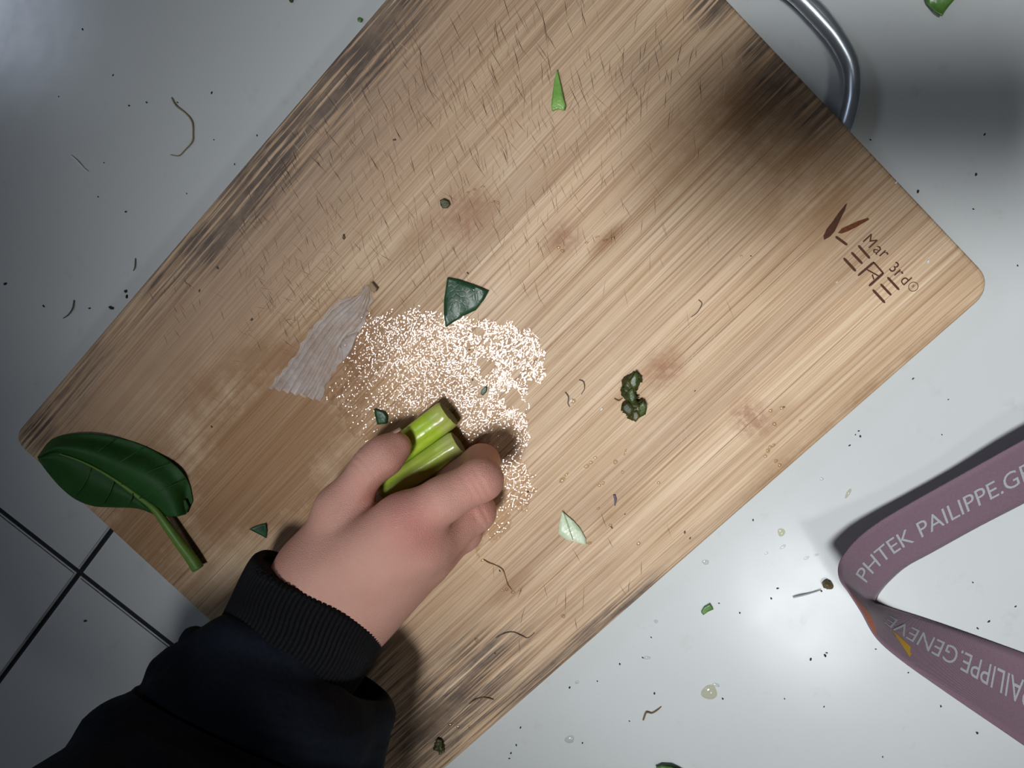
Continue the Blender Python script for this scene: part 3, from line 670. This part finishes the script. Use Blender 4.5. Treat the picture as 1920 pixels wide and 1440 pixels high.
crumple([(1193, 700, TOP + .002), (1188, 716, TOP + .003), (1180, 732, TOP + .003), (1186, 750, TOP + .003)], [.0015, .0034, .0037, .0026], 21)
crumple([(1184, 742, TOP + .003), (1184, 760, TOP + .004), (1188, 774, TOP + .003), (1192, 786, TOP + .002)], [.002, .0034, .0036, .0016], 23)
crumple([(1166, 763, TOP + .002), (1178, 766, TOP + .003), (1196, 764, TOP + .003), (1209, 762, TOP + .002)], [.0014, .0026, .0036, .0022], 27)
for k, (o_, z_) in enumerate((([(1192, 697), (1197, 702), (1195, 722), (1186, 728), (1178, 716)], .0042), ([(1165, 762), (1178, 752), (1190, 764), (1182, 780), (1168, 772)], .0040), ([(1196, 760), (1206, 750), (1213, 762), (1210, 776), (1198, 783)], .0036), ([(1184, 772), (1194, 768), (1200, 780), (1191, 790), (1184, 784)], .0038), ([(1176, 734), (1186, 726), (1192, 745), (1186, 758), (1178, 748)], .0052))):
    sheet('leaf_shred', o_, TOP + z_, M['rot'] if k % 2 else M['rot_green'], None, None, None, .0012, .0005, parent=wl, cutn=2, seed=50 + k)
lumpy('leaf_lump', [(826, 1387, TOP + .0015), (823, 1400, TOP + .002), (830, 1411, TOP + .0015)], [.0012, .0024, .0016], M['rot'], 'small dark green leaf lump on the mouldy board edge by the sleeve', 'leaf', None, 31)
lumpy('seed_lump', [(1543, 1098, .0012), (1551, 1097, .0018), (1560, 1099, .0012)], [.0012, .0023, .0014], M['seed'], 'round brown seed lump beside the lanyard bend', 'seed', None, 33, .12, .8)
# leaves cut by the frame
lf = sheet('spinach_leaf', [(1700, -60), (1722, -20), (1732, 10), (1748, 30), (1757, 35), (1768, 22), (1782, 4), (1800, -30), (1790, -80), (1740, -100)], 0, M['leaf_mid'], 'green leaf tip lying on the white worktop past the handle', 'leaf', None, .004, .0006, cutn=5, seed=14)
lf = sheet('spinach_leaf', [(1228, 1434), (1240, 1429), (1258, 1430), (1278, 1440), (1300, 1470), (1290, 1500), (1255, 1490), (1235, 1460)], 0, M['leaf_mid'], 'green leaf tip on the worktop below the lower board edge', 'leaf', None, .003, .0006, cutn=5, seed=15)
sheet('leaf_scrap', [(671, 36), (676, 33), (680, 37), (677, 42), (672, 41)], .001, M['leaf_mid'], 'tiny green leaf bit on the worktop by the mouldy board edge', 'leaf', None, .001, .0008, seed=16)
sheet('leaf_scrap', [(541, -4), (552, -4), (549, 6), (545, 5)], 0, M['rot'], 'brownish leaf bit on the grey worktop away from the board', 'leaf', None, .001, .0006, seed=17)

# garlic skin
def garlic():
    t = NT('garlic_skin'); c = t.coord(); st = t.n('Attribute', attribute_name='across').outputs[2]
    n1 = t.noise(c, 120, 5, 0.65); r = t.math('FRACT', t.math('MULTIPLY', st, 7.0))
    rib = t.ramp(r, [(0.38, 0.0), (0.5, 1.0), (0.62, 0.0)])
    d = t.n('BsdfPrincipled', {'Base Color': (0.76, 0.70, 0.67, 1), 'Roughness': 0.35, 'Specular IOR Level': 0.5, 'Normal': t.bump(t.math('ADD', n1, rib), 0.5, 0.0006)})
    tr = t.n('BsdfTransparent', {'Color': (0.93, 0.88, 0.84, 1)})
    f = t.math('ADD', t.math('MULTIPLY', t.ramp(n1, [(0.3, 0.22), (0.7, 0.60)]), 0.95), t.math('MULTIPLY', rib, 0.4), clamp=True)
    mx = t.n('MixShader', {0: f, 1: tr.outputs[0], 2: d.outputs[0]}); t.t.links.new(mx.outputs[0], t.out.inputs[0]); return t.m
g4 = lambda x, y: (480 + x / 5.143, 500 + y / 5.143)
left = [g4(*p) for p in ((1045, 180), (985, 270), (900, 300), (790, 330), (640, 490), (490, 660), (380, 850), (250, 1010), (120, 1165))]
right = [g4(*p) for p in ((1100, 190), (1120, 300), (1080, 440), (1050, 530), (990, 630), (830, 700), (830, 900), (720, 1060), (610, 1290))]
n, nc = 60, 36; l, r = [cat_rom([(*p, 0) for p in q], n)[:, :2] for q in (left, right)]
def smooth_line(a, w=21):
    p = np.pad(a, ((w // 2, w // 2), (0, 0)), mode='reflect', reflect_type='odd'); k = np.ones(w) / w
    return np.stack([np.convolve(p[:, d], k, 'valid') for d in (0, 1)], 1)
ls, rs_ = smooth_line(l), smooth_line(r)
V = []; ac = []
for i in range(n):
    for j in range(nc):
        s = j / (nc - 1); t = i / (n - 1); q = ls[i] * (1 - s) + rs_[i] * s
        q = q + (l[i] - ls[i]) * max(0, 1 - s * 2) ** 5 + (r[i] - rs_[i]) * max(0, s * 2 - 1) ** 5
        q = q + (np.array([math.sin(i * 1.7) + math.sin(i * .9), math.cos(i * 1.3)]) * 1.6 * (abs(s - .5) * 2) ** 4)
        if t > .93: q = q + np.array([0.3, .5]) * 5 * math.sin(j * 1.1) * (t - .93) / .07
        z = TOP + .0006 + .0028 * math.sin(s * math.pi) * (1 - .5 * t) + .00016 * math.cos(s * 7 * 2 * math.pi) + .0004 * math.sin(4 * t + 3 * s)
        V.append(U(q[0], q[1], max(z, TOP + .0003))); ac.append(s)
gs = meshobj('garlic_skin', V, grid_faces(n, nc), garlic()); tag(gs, 'dry whitish ribbed translucent garlic skin on the board above the hand', 'garlic skin')
a_ = gs.data.attributes.new('across', 'FLOAT', 'POINT'); a_.data.foreach_set('value', np.array(ac))
sheet('dry_tip', [(693, 536), (696, 527), (701, 532), (708, 541), (703, 549), (697, 545)], TOP + .002, simple('dry_garlic_tip', (0.34, 0.24, 0.14), 0.6, 0.3), None, None, None, .0008, .0005, parent=gs)
sheet('thin_flap', [(640, 640), (662, 625), (672, 622), (660, 655), (645, 678), (640, 660)], TOP + .0006, garlic(), None, None, None, .0004, .0002, parent=gs)

# ------------------------------------------------------------------ water on the board
def inpoly(x, y, poly):
    c = np.zeros(x.shape, bool); n = len(poly); j = n - 1
    for i in range(n):
        xi, yi = poly[i]; xj, yj = poly[j]
        c ^= ((yi > y) != (yj > y)) & (x < (xj - xi) * (y - yi) / (yj - yi + 1e-12) + xi); j = i
    return c
WET = [(618, 735), (640, 668), (655, 630), (668, 615), (700, 590), (770, 578), (836, 590), (900, 600), (960, 606), (1000, 620), (1018, 640), (1028, 668), (1022, 690), (1014, 716), (985, 735), (978, 745), (990, 762), (988, 800), (985, 830), (992, 870), (1002, 915), (985, 950), (960, 965),
       (950, 990), (915, 1010), (890, 1040), (870, 1020), (860, 960), (840, 900), (800, 880), (740, 860), (690, 830), (660, 810), (628, 770)]
HOLES = [(910, 690, 14), (903, 680, 10), (918, 684, 9), (906, 733, 12), (882, 656, 5), (903, 640, 4), (917, 645, 5), (887, 714, 7), (895, 718, 5), (968, 700, 10), (960, 745, 16), (975, 760, 12), (940, 738, 7), (896, 622, 8), (958, 641, 4), (930, 640, 4), (1012, 672, 6), (996, 722, 8)]
def puddle():
    step = 1.5; xs = np.arange(540, 1045, step); ys = np.arange(560, 1060, step); X, Y = np.meshgrid(xs, ys)
    Q = np.stack([X, Y, 0 * X], -1) / 1000.0
    wx = X + 7 * wob(Q, 41, 28) + 4 * wob(Q, 42, 70); wy = Y + 7 * wob(Q, 43, 28) + 4 * wob(Q, 44, 70)
    m = inpoly(wx, wy, WET)
    for hx_, hy_, hr in HOLES: m &= ((wx * .4 + X * .6 - hx_) ** 2 + (wy * .4 + Y * .6 - hy_) ** 2) > hr ** 2
    nsy = wob(Q, 45, 60, 8) + wob(Q, 46, 130, 8)
    m &= ~((nsy > 1.9 - 0.9 * np.clip((760 - X) / 200, 0, 1) - 0.6 * np.clip((Y - 800) / 200, 0, 1)))
    idx = -np.ones((len(ys) + 1, len(xs) + 1), int); V = []; F = []
    for i, j in np.argwhere(m):
        q = []
        for a, b in ((0, 0), (0, 1), (1, 1), (1, 0)):
            if idx[i + a, j + b] < 0:
                idx[i + a, j + b] = len(V); V.append(U(xs[0] + (j + b) * step, ys[0] + (i + a) * step, TOP + .00012))
            q.append(idx[i + a, j + b])
        F.append(tuple(q[::-1]))
    V = np.array(V); V[:, 2] += np.random.RandomState(3).normal(size=len(V)) * .0000190 + .00007   # ripples between the wood fibres
    o = meshobj('water_film', V, F, M['film'], None, False); tag(o, 'shiny wet patch of water spread over the board above the hand', 'water', None, 'stuff')
puddle()
GB = 'water drops on the chopping board'; 
def drop_label(px, py):
    if py < 500: return 'small water drop on the stained board between sliver and dark leaf scrap'
    if px > 1380: return 'small water drop on the board below the brand mark'
    if py > 1045: return 'small water drop on the board near the thin root fibres'
    return 'small water drop on the board between wilted lump and pale scrap'
for px, py, r, sq, a in ((1054, 900, .0022, .5, .8), (1062, 890, .0013, .5, .8), (1100, 874, .0014, .8, .8), (1108, 867, .0012, .7, .8), (1116, 858, .0011, .7, .8), (1154, 866, .0014, .8, .5), (1172, 848, .0018, .3, 1.2), (1124, 910, .0011, .7, .5), (1131, 906, .0009, 1, 0), (1122, 953, .0012, .5, .7), (1145, 985, .0010, 1, 0),
    (1197, 1019, .0011, 1, 0), (1056, 1155, .0012, 1, 0), (893, 1199, .0012, 1, 0), (1105, 1018, .0013, .7, 0), (844, 1358, .0014, .8, 0), (859, 1363, .0011, 1, 0), (880, 1362, .0009, 1, 0), (1445, 770, .0010, 1, 0), (1466, 765, .0010, 1, 0), (1452, 795, .0011, 1, 0), (1440, 845, .0011, 1, 0), (1450, 835, .0012, .7, .6),
    (1455, 864, .0011, .8, .4), (1462, 872, .0010, 1, 0), (1435, 855, .0009, 1, 0), (1443, 838, .0009, 1, 0), (1500, 788, .0009, .6, .6), (950, 1105, .0010, 1, 0), (962, 1110, .0011, 1, 0), (975, 1106, .0009, 1, 0), (943, 1107, .0008, 1, 0), (1120, 444, .0012, .5, .2), (1135, 450, .0013, .5, .2), (1150, 446, .0011, .6, .2),
    (1100, 455, .0011, .5, .3), (1055, 470, .0012, .7, 0), (1048, 464, .0009, 1, 0), (905, 350, .0010, .6, .3), (925, 378, .0011, .6, .5), (890, 355, .0009, .7, .3), (878, 360, .0009, .7, .3), (934, 380, .0008, 1, 0), (1235, 905, .0009, 1, 0), (1167, 885, .0008, 1, 0), (905, 1050, .0011, .8, .3), (1390, 480, .0007, 1, 0), (1075, 752, .0014, .9, 0)):
    disc('water_drop', px, py, TOP, r, r * .55, M['drop'], drop_label(px, py), 'water drop', GB, sq, a)
GW = 'water drops on the white worktop'; LW = 'water drop standing on the white tile worktop'
for px, py, r, sq, a, mt in ((1465, 998, .0021, .9, .9, 'drop_cloudy'), (1323, 1054, .0016, 1, 0, 'drop_clear'), (1437, 1037, .0010, .8, .5, 'drop_clear'), (1468, 1025, .0016, .6, .6, 'drop_clear'), (1330, 1298, .0046, .8, .6, 'drop_cloudy'), (1343, 1284, .0018, .6, -.3, 'drop_clear'), (1541, 898, .0009, 1, 0, 'drop_clear'), (1068, 1386, .0030, .7, .3, 'drop_clear'),
    (1082, 1279, .0011, 1, 0, 'drop_clear'), (1213, 1233, .0018, .6, .2, 'drop_clear'), (1230, 1165, .0011, 1, 0, 'drop_clear'), (1512, 1046, .0016, .5, .4, 'drop_clear'), (1530, 1040, .0012, .6, .4, 'drop_clear'), (1590, 925, .0026, .35, 1.2, 'drop_cloudy')):
    disc('water_drop', px, py, .0001, r, r * .35, M[mt], LW, 'water drop', GW, sq, a)

# ------------------------------------------------------------------ fibres and crumbs
def fibre(pts, r, mat, label, z, name='root_fibre', group=None):
    V, F = sweep(cat_rom([U(x, y, z + r * .9 + .0004 * (i % 2)) for i, (x, y) in enumerate(pts)], 26), np.interp(np.linspace(0, 1, 26), [0, .5, 1], [r, r, r * .5]), 7)
    o = meshobj(name, V, F, mat); tag(o, label, 'fibre', group); return o
fibre([(907, 1049), (916, 1055), (930, 1060), (942, 1068), (948, 1082), (952, 1096), (960, 1106)], .00026, M['fibre'], 'brown root fibre with drops below the fingers', TOP)
fibre([(930, 1196), (945, 1188), (962, 1185), (978, 1192), (990, 1196), (1002, 1187)], .00028, M['fibre_dark'], 'thin dark forked fibre near the lower board edge', TOP)
fibre([(880, 1320), (892, 1312), (906, 1308), (918, 1310), (926, 1312)], .00035, M['fibre'], 'brown fibre on the mouldy board corner beside the sleeve', TOP)
fibre([(322, 183), (330, 198), (348, 212), (360, 228), (362, 250), (360, 266), (346, 282), (335, 292), (320, 290)], .00042, simple('pale_fibre', (0.30, 0.25, 0.16), 0.6, 0.3), 'long pale brown curved fibre on the grey worktop', 0)
fibre([(1206, 1350), (1212, 1336), (1222, 1337), (1232, 1332), (1240, 1325)], .00045, M['fibre'], 'short bent brown fibre on the worktop below the board', 0)
fibre([(1086, 712), (1094, 716), (1096, 728), (1090, 740)], .00026, M['fibre_dark'], 'curved hair like fibre beside the wet patch', TOP)
fibre([(1060, 735), (1066, 745), (1065, 756), (1068, 763)], .00028, M['fibre_dark'], 'short crooked fibre holding a clear drop', TOP)
fibre([(1152, 747), (1160, 751), (1168, 746)], .0003, M['fibre'], 'tiny curled fibre touching the wilted leaf lump', TOP)
fibre([(1310, 562), (1316, 570), (1308, 585), (1296, 595)], .00022, M['fibre_dark'], 'fine wavy fibre on the clean side of the board', TOP)
fibre([(139, 563), (136, 578), (128, 590), (118, 597)], .00035, M['fibre_dark'], 'dark bent fibre on the worktop by the left board corner', 0)
fibre([(254, 484), (253, 500), (250, 508)], .0003, M['fibre_dark'], 'thin short fibre on the worktop near the board edge', 0)
fibre([(133, 291), (145, 302), (158, 316), (165, 321)], .0004, M['grit'], 'pale short fibre on the shaded grey worktop', 0, 'thread')
fibre([(1152, 928), (1154, 938), (1153, 948)], .0006, simple('grey_husk', (0.16, 0.14, 0.17), 0.6, 0.2), 'small grey husk splinter on the board', TOP, 'husk_splinter')
fibre([(1487, 1120), (1500, 1117), (1520, 1112), (1540, 1106)], .0005, simple('grey_smear', (0.36, 0.37, 0.36), 0.6, 0.2), 'grey dirt thread leading to the brown seed lump', 0, 'dirt_thread')
GC = 'dark crumbs on the white worktop'
def crumb_label(px, py):
    if px < 600: return 'tiny dark crumb on the shaded worktop beside the mouldy board edge'
    if px > 1580 and py < 860: return 'tiny dark crumb on the worktop past the branded board end'
    if px > 1590: return 'tiny dark crumb on the worktop around the lanyard loop'
    return 'tiny dark crumb on the bright worktop between board edge and lanyard'
for px, py, r in ((155, 55, .0007), (212, 141, .0006), (242, 198, .0007), (275, 192, .0007), (397, 174, .0008), (184, 369, .0006), (236, 397, .0008), (350, 363, .0005), (10, 532, .0012), (168, 578, .0008), (82, 574, .0009), (209, 577, .0017), (236, 546, .0013), (238, 556, .0012), (440, 308, .0006), (401, 262, .0005), (195, 305, .0005), (110, 181, .0005), (333, 192, .0006), (482, 254, .0006),
    (1632, 262, .0006), (1846, 252, .0007), (1830, 327, .0009), (1721, 359, .0010), (1825, 392, .0006), (1908, 498, .0006), (1613, 818, .0008), (1593, 835, .0007), (1778, 749, .0005), (1766, 815, .0005), (1068, 1289, .0009), (1120, 1277, .0006), (1227, 1300, .0009), (1205, 1233, .0007), (1162, 1245, .0008), (1221, 1195, .0006), (958, 1412, .0008), (968, 1397, .0008), (976, 1364, .0008), (955, 1422, .0007),
    (1092, 1393, .0007), (1355, 1310, .0008), (1471, 1310, .0006), (1545, 1325, .0006), (1348, 1131, .0006), (1387, 1149, .0007), (1458, 1103, .0008), (1446, 1122, .0008), (1520, 1236, .0010), (1547, 1229, .0011), (1550, 1224, .0007), (1832, 1374, .0010), (1764, 1324, .0008), (1655, 1419, .0006), (1824, 1092, .0006), (1904, 1137, .0007), (1854, 1165, .0009), (1833, 1178, .0008), (1412, 975, .0007), (1540, 1108, .0008), (1642, 1217, .0006), (1703, 1261, .0006), (1180, 1352, .0006), (160, 1164, .0012), (1610, 808, .0006), (1604, 815, .0005)):
    disc('crumb', px, py, 0.0, r * .8, r * .6, M['crumb'], crumb_label(px, py), 'crumb', GC, .65, px * .37 % 3.1, lump=.12)
GD = 'specks on the chopping board'; LD = 'tiny dark speck on the bamboo board face'
for px, py, r in ((877, 512, .0009), (645, 444, .0016), (990, 922, .0010), (1147, 989, .0009), (740, 262, .0010), (937, 1070, .0009), (928, 1225, .0009), (1284, 998, .0010), (1294, 1009, .0008), (1408, 480, .0006), (1712, 710, .0008), (1470, 763, .0007), (397, 800, .0010), (472, 599, .0011), (408, 502, .0012), (374, 545, .0010), (1172, 964, .0006), (1303, 733, .0006), (880, 656, .0007), (886, 712, .0008)):
    disc('speck', px, py, TOP, r * .75, r * .4, M['seed'] if px % 2 else M['fibre_dark'], LD, 'speck', GD, .6, px * .31 % 3.1, lump=.12)
GP = 'pale grit on the board'
for px, py, r in ((1128, 767, .0009), (1071, 751, .0011), (1740, 490, .0010), (1680, 342, .0007), (1569, 529, .0005), (640, 915, .0006), (636, 915, .0005)):
    if px > 700: disc('grit', px, py, TOP, r, r * .7, M['grit'], 'pale gritty fleck on the bamboo board face', 'fleck', GP, .6, 1.0, lump=.1)

# ------------------------------------------------------------------ the lanyard
ly = empty('lanyard', tuple(U(1700, 1080, 0))); tag(ly, 'mauve printed fabric lanyard strap looped on the white worktop', 'lanyard')
def q7(x, y): return (1540 + x / 2.3237, 800 + y / 2.3237)
ST = [((1700, -395), (1780, -160), .010, .002), ((1300, -172), (1380, 62), .013, .002), ((883, 60), (960, 294), .015, .002), ((600, 218), (680, 440), .012, .001), ((400, 330), (490, 545), .012, .001), ((250, 420), (372, 610), .014, .001), ((150, 500), (300, 672), .018, .001), ((85, 590), (256, 724), .024, .001), ((83, 660), (240, 756), .032, .001),
      ((125, 725), (234, 768), .0345, .001), ((178, 808), (262, 776), .0345, .001), ((242, 918), (345, 802), .0325, .001), ((345, 1012), (450, 835), .0285, .001), ((530, 1146), (620, 893), .021, .001), ((883, 1390), (925, 1003), .0075, .001), ((1300, 1680), (1330, 1150), .003, .001), ((1700, 1950), (1730, 1300), .002, .001)]
NS_ = 260
TE = cat_rom([U(*q7(*a), zt) for a, b, zt, zb in ST], NS_); BE = cat_rom([U(*q7(*b), zb) for a, b, zt, zb in ST], NS_)
BE[:, 2] = np.maximum(BE[:, 2], .0007); TE[:, 2] = np.maximum(TE[:, 2], .0007)
MIDL = (TE + BE) / 2; ARC = np.concatenate([[0], np.cumsum(np.linalg.norm(np.diff(MIDL, axis=0), axis=1))])
def rib_pt(s, v, lift=0.0):
    """s: metres along the middle, v: 0 inner edge .. 1 outer edge"""
    i = np.interp(s, ARC, np.arange(NS_)); k = int(min(max(i, 0), NS_ - 2)); t = i - k
    a = TE[k] * (1 - t) + TE[k + 1] * t; b = BE[k] * (1 - t) + BE[k + 1] * t
    n = np.cross(MIDL[k + 1] - MIDL[k], a - b); n /= np.linalg.norm(n)
    if NSIGN * n[2] < 0: n = n
    return b + (a - b) * v + n * lift * NSIGN
NSIGN = 1
k0 = 40; nchk = np.cross(MIDL[k0 + 1] - MIDL[k0], TE[k0] - BE[k0]); NSIGN = 1 if nchk[2] > 0 else -1
def cloth(name, c1, c2, sheen=0.15):
    t = NT(name); c = t.coord(); w1 = t.n('TexWave', {'Vector': c, 'Scale': 900.0, 'Distortion': 0.5}, wave_type='BANDS', bands_direction='DIAGONAL').outputs[1]; n = t.noise(c, 900, 3)
    t.surf(t.mix(n, c1, c2), 0.62, 0.3, t.bump(t.math('ADD', w1, n), 0.3, 0.0003), **{'Sheen Weight': sheen}); return t.m
NV = 10; V = []
for i in range(NS_):
    for j in range(NV + 1): V.append(BE[i] + (TE[i] - BE[i]) * j / NV)
sm = meshobj('strap', V, grid_faces(NS_, NV + 1), cloth('mauve_strap', (0.175, 0.105, 0.140), (0.235, 0.150, 0.190)), ly)
mod(sm, 'SOLIDIFY', thickness=0.0006, offset=(1 if NSIGN > 0 else -1))
def arc_at(px, py, half):
    """arc length whose middle projects nearest to a pixel"""
    best = None
    for i in range(NS_):
        d = ROT.T @ (MIDL[i] - CAM); x = 960 + FOC * d[0] / -d[2]; y = 720 - FOC * d[1] / -d[2]
        if (half == 'up') != (i < 135): continue
        e = (x - px) ** 2 + (y - py) ** 2
        if best is None or e < best[0]: best = (e, ARC[i])
    return best[1]
white = simple('grey_white_print', (0.40, 0.41, 0.43), 0.7, 0.2, 0.2, 1500)
def print_text(chars, s_start, s_end, hgt, vmid):
    """letters read from the bend outwards; s runs the other way along the strap"""
    v, f = glyphs(chars); x0, x1 = v[:, 0].min(), v[:, 0].max(); sc_ = (s_end - s_start) / (x1 - x0)
    widths = []; cur = 0.0
    for i, ch in enumerate(chars):
        if ch == ' ': continue
        pre, _ = glyphs(chars[:i + 1]); gv, gf = glyphs(ch)
        gx = pre[:, 0].max() - gv[:, 0].max()
        P = []
        w = np.linalg.norm(TE[120] - BE[120])
        for (x, y, _z) in gv:
            s = s_start + (x + gx - x0) * sc_
            P.append((s, vmid + (y - 0.345) * hgt))
        meshobj('printed_letter', [rib_pt(s, vv, .00012) for s, vv in P], gf, white, ly, False)
sA = arc_at(*q7(160, 655), 'up'); sB = arc_at(*q7(905, 185), 'up')
print_text('PHTEK PAILIPPE.GE', sA, sB, 0.42, 0.50)
sC = arc_at(*q7(262, 868), 'lo'); sD = arc_at(*q7(905, 1235), 'lo')
print_text('PAILIPPE.GENEVE', sD, sC, 0.42, 0.44)
def patch(name, pts, mat, lift=.00016):
    n = len(pts); P = [rib_pt(s, v, lift) for s, v in pts]; return meshobj(name, P, [(i, i + 1, n - 2 - i, n - 1 - i) for i in range(n // 2 - 1)], mat, ly, False)
def edge_band(s0, s1, va, vb, mat, name, n=14):
    ss = np.linspace(s0, s1, n); up = [(s, va(t)) for s, t in zip(ss, np.linspace(0, 1, n))]; dn = [(s, vb(t)) for s, t in zip(ss, np.linspace(0, 1, n))]
    P = [rib_pt(s, v, .00016) for s, v in up] + [rib_pt(s, v, .00016) for s, v in dn]
    return meshobj(name, P, [(i, i + 1, n + i + 1, n + i) for i in range(n - 1)], mat, ly, False)
sX = arc_at(*q7(180, 747), 'lo'); sY = arc_at(*q7(300, 850), 'lo')
edge_band(sX, sY, lambda t: .995, lambda t: .995 - .22 * math.sin(math.pi * min(1, t * .9 + .1)), simple('orange_print', (0.62, 0.20, 0.11), 0.6, 0.2, 0.15, 900), 'orange_print')
sE = arc_at(*q7(325, 870), 'lo'); sF = arc_at(*q7(415, 945), 'lo')
edge_band(sE, sF, lambda t: .62 + .25 * t, lambda t: .60 + .10 * t if t < .85 else .78, simple('yellow_print', (0.50, 0.29, 0.03), 0.6, 0.2, 0.15, 900), 'yellow_print')

# ------------------------------------------------------------------ the phone that takes the picture, held level over the board
ph = empty('smartphone', tuple(CAM)); ph.matrix_world = cam.matrix_world.copy()
tag(ph, 'black smartphone held level over the board, its shadow on the handle end', 'phone')
def slab(name, x0, x1, y0, y1, z0, z1, mat, bev):
    bm = bmesh.new(); bmesh.ops.create_cube(bm, size=1.0)
    for v in bm.verts: v.co = Vector(((x0 + x1) / 2 + v.co.x * (x1 - x0), (y0 + y1) / 2 + v.co.y * (y1 - y0), (z0 + z1) / 2 + v.co.z * (z1 - z0)))
    bmesh.ops.bevel(bm, geom=[e for e in bm.edges if abs(e.verts[0].co.z - e.verts[1].co.z) > 1e-5], offset=bev, segments=5, affect='EDGES')
    me = bpy.data.meshes.new(name); bm.to_mesh(me); bm.free(); me.materials.append(mat)
    o = bpy.data.objects.new(name, me); COL.objects.link(o); o.parent = ph; return o
blk = simple('phone_glass', (0.012, 0.012, 0.014), 0.2, 0.5, 0.1, 50)
slab('phone_body', -0.012, 0.146, -0.044, 0.030, 0.0022, 0.0100, blk, 0.009)
for dy in (0.0, -0.016):
    bm = bmesh.new(); bmesh.ops.create_cone(bm, cap_ends=True, segments=28, radius1=0.0055, radius2=0.0055, depth=0.0012)
    bmesh.ops.translate(bm, verts=bm.verts, vec=(0, dy, 0.0018)); me = bpy.data.meshes.new('camera_lens'); bm.to_mesh(me); bm.free(); me.materials.append(blk)
    o = bpy.data.objects.new('camera_lens', me); COL.objects.link(o); o.parent = ph
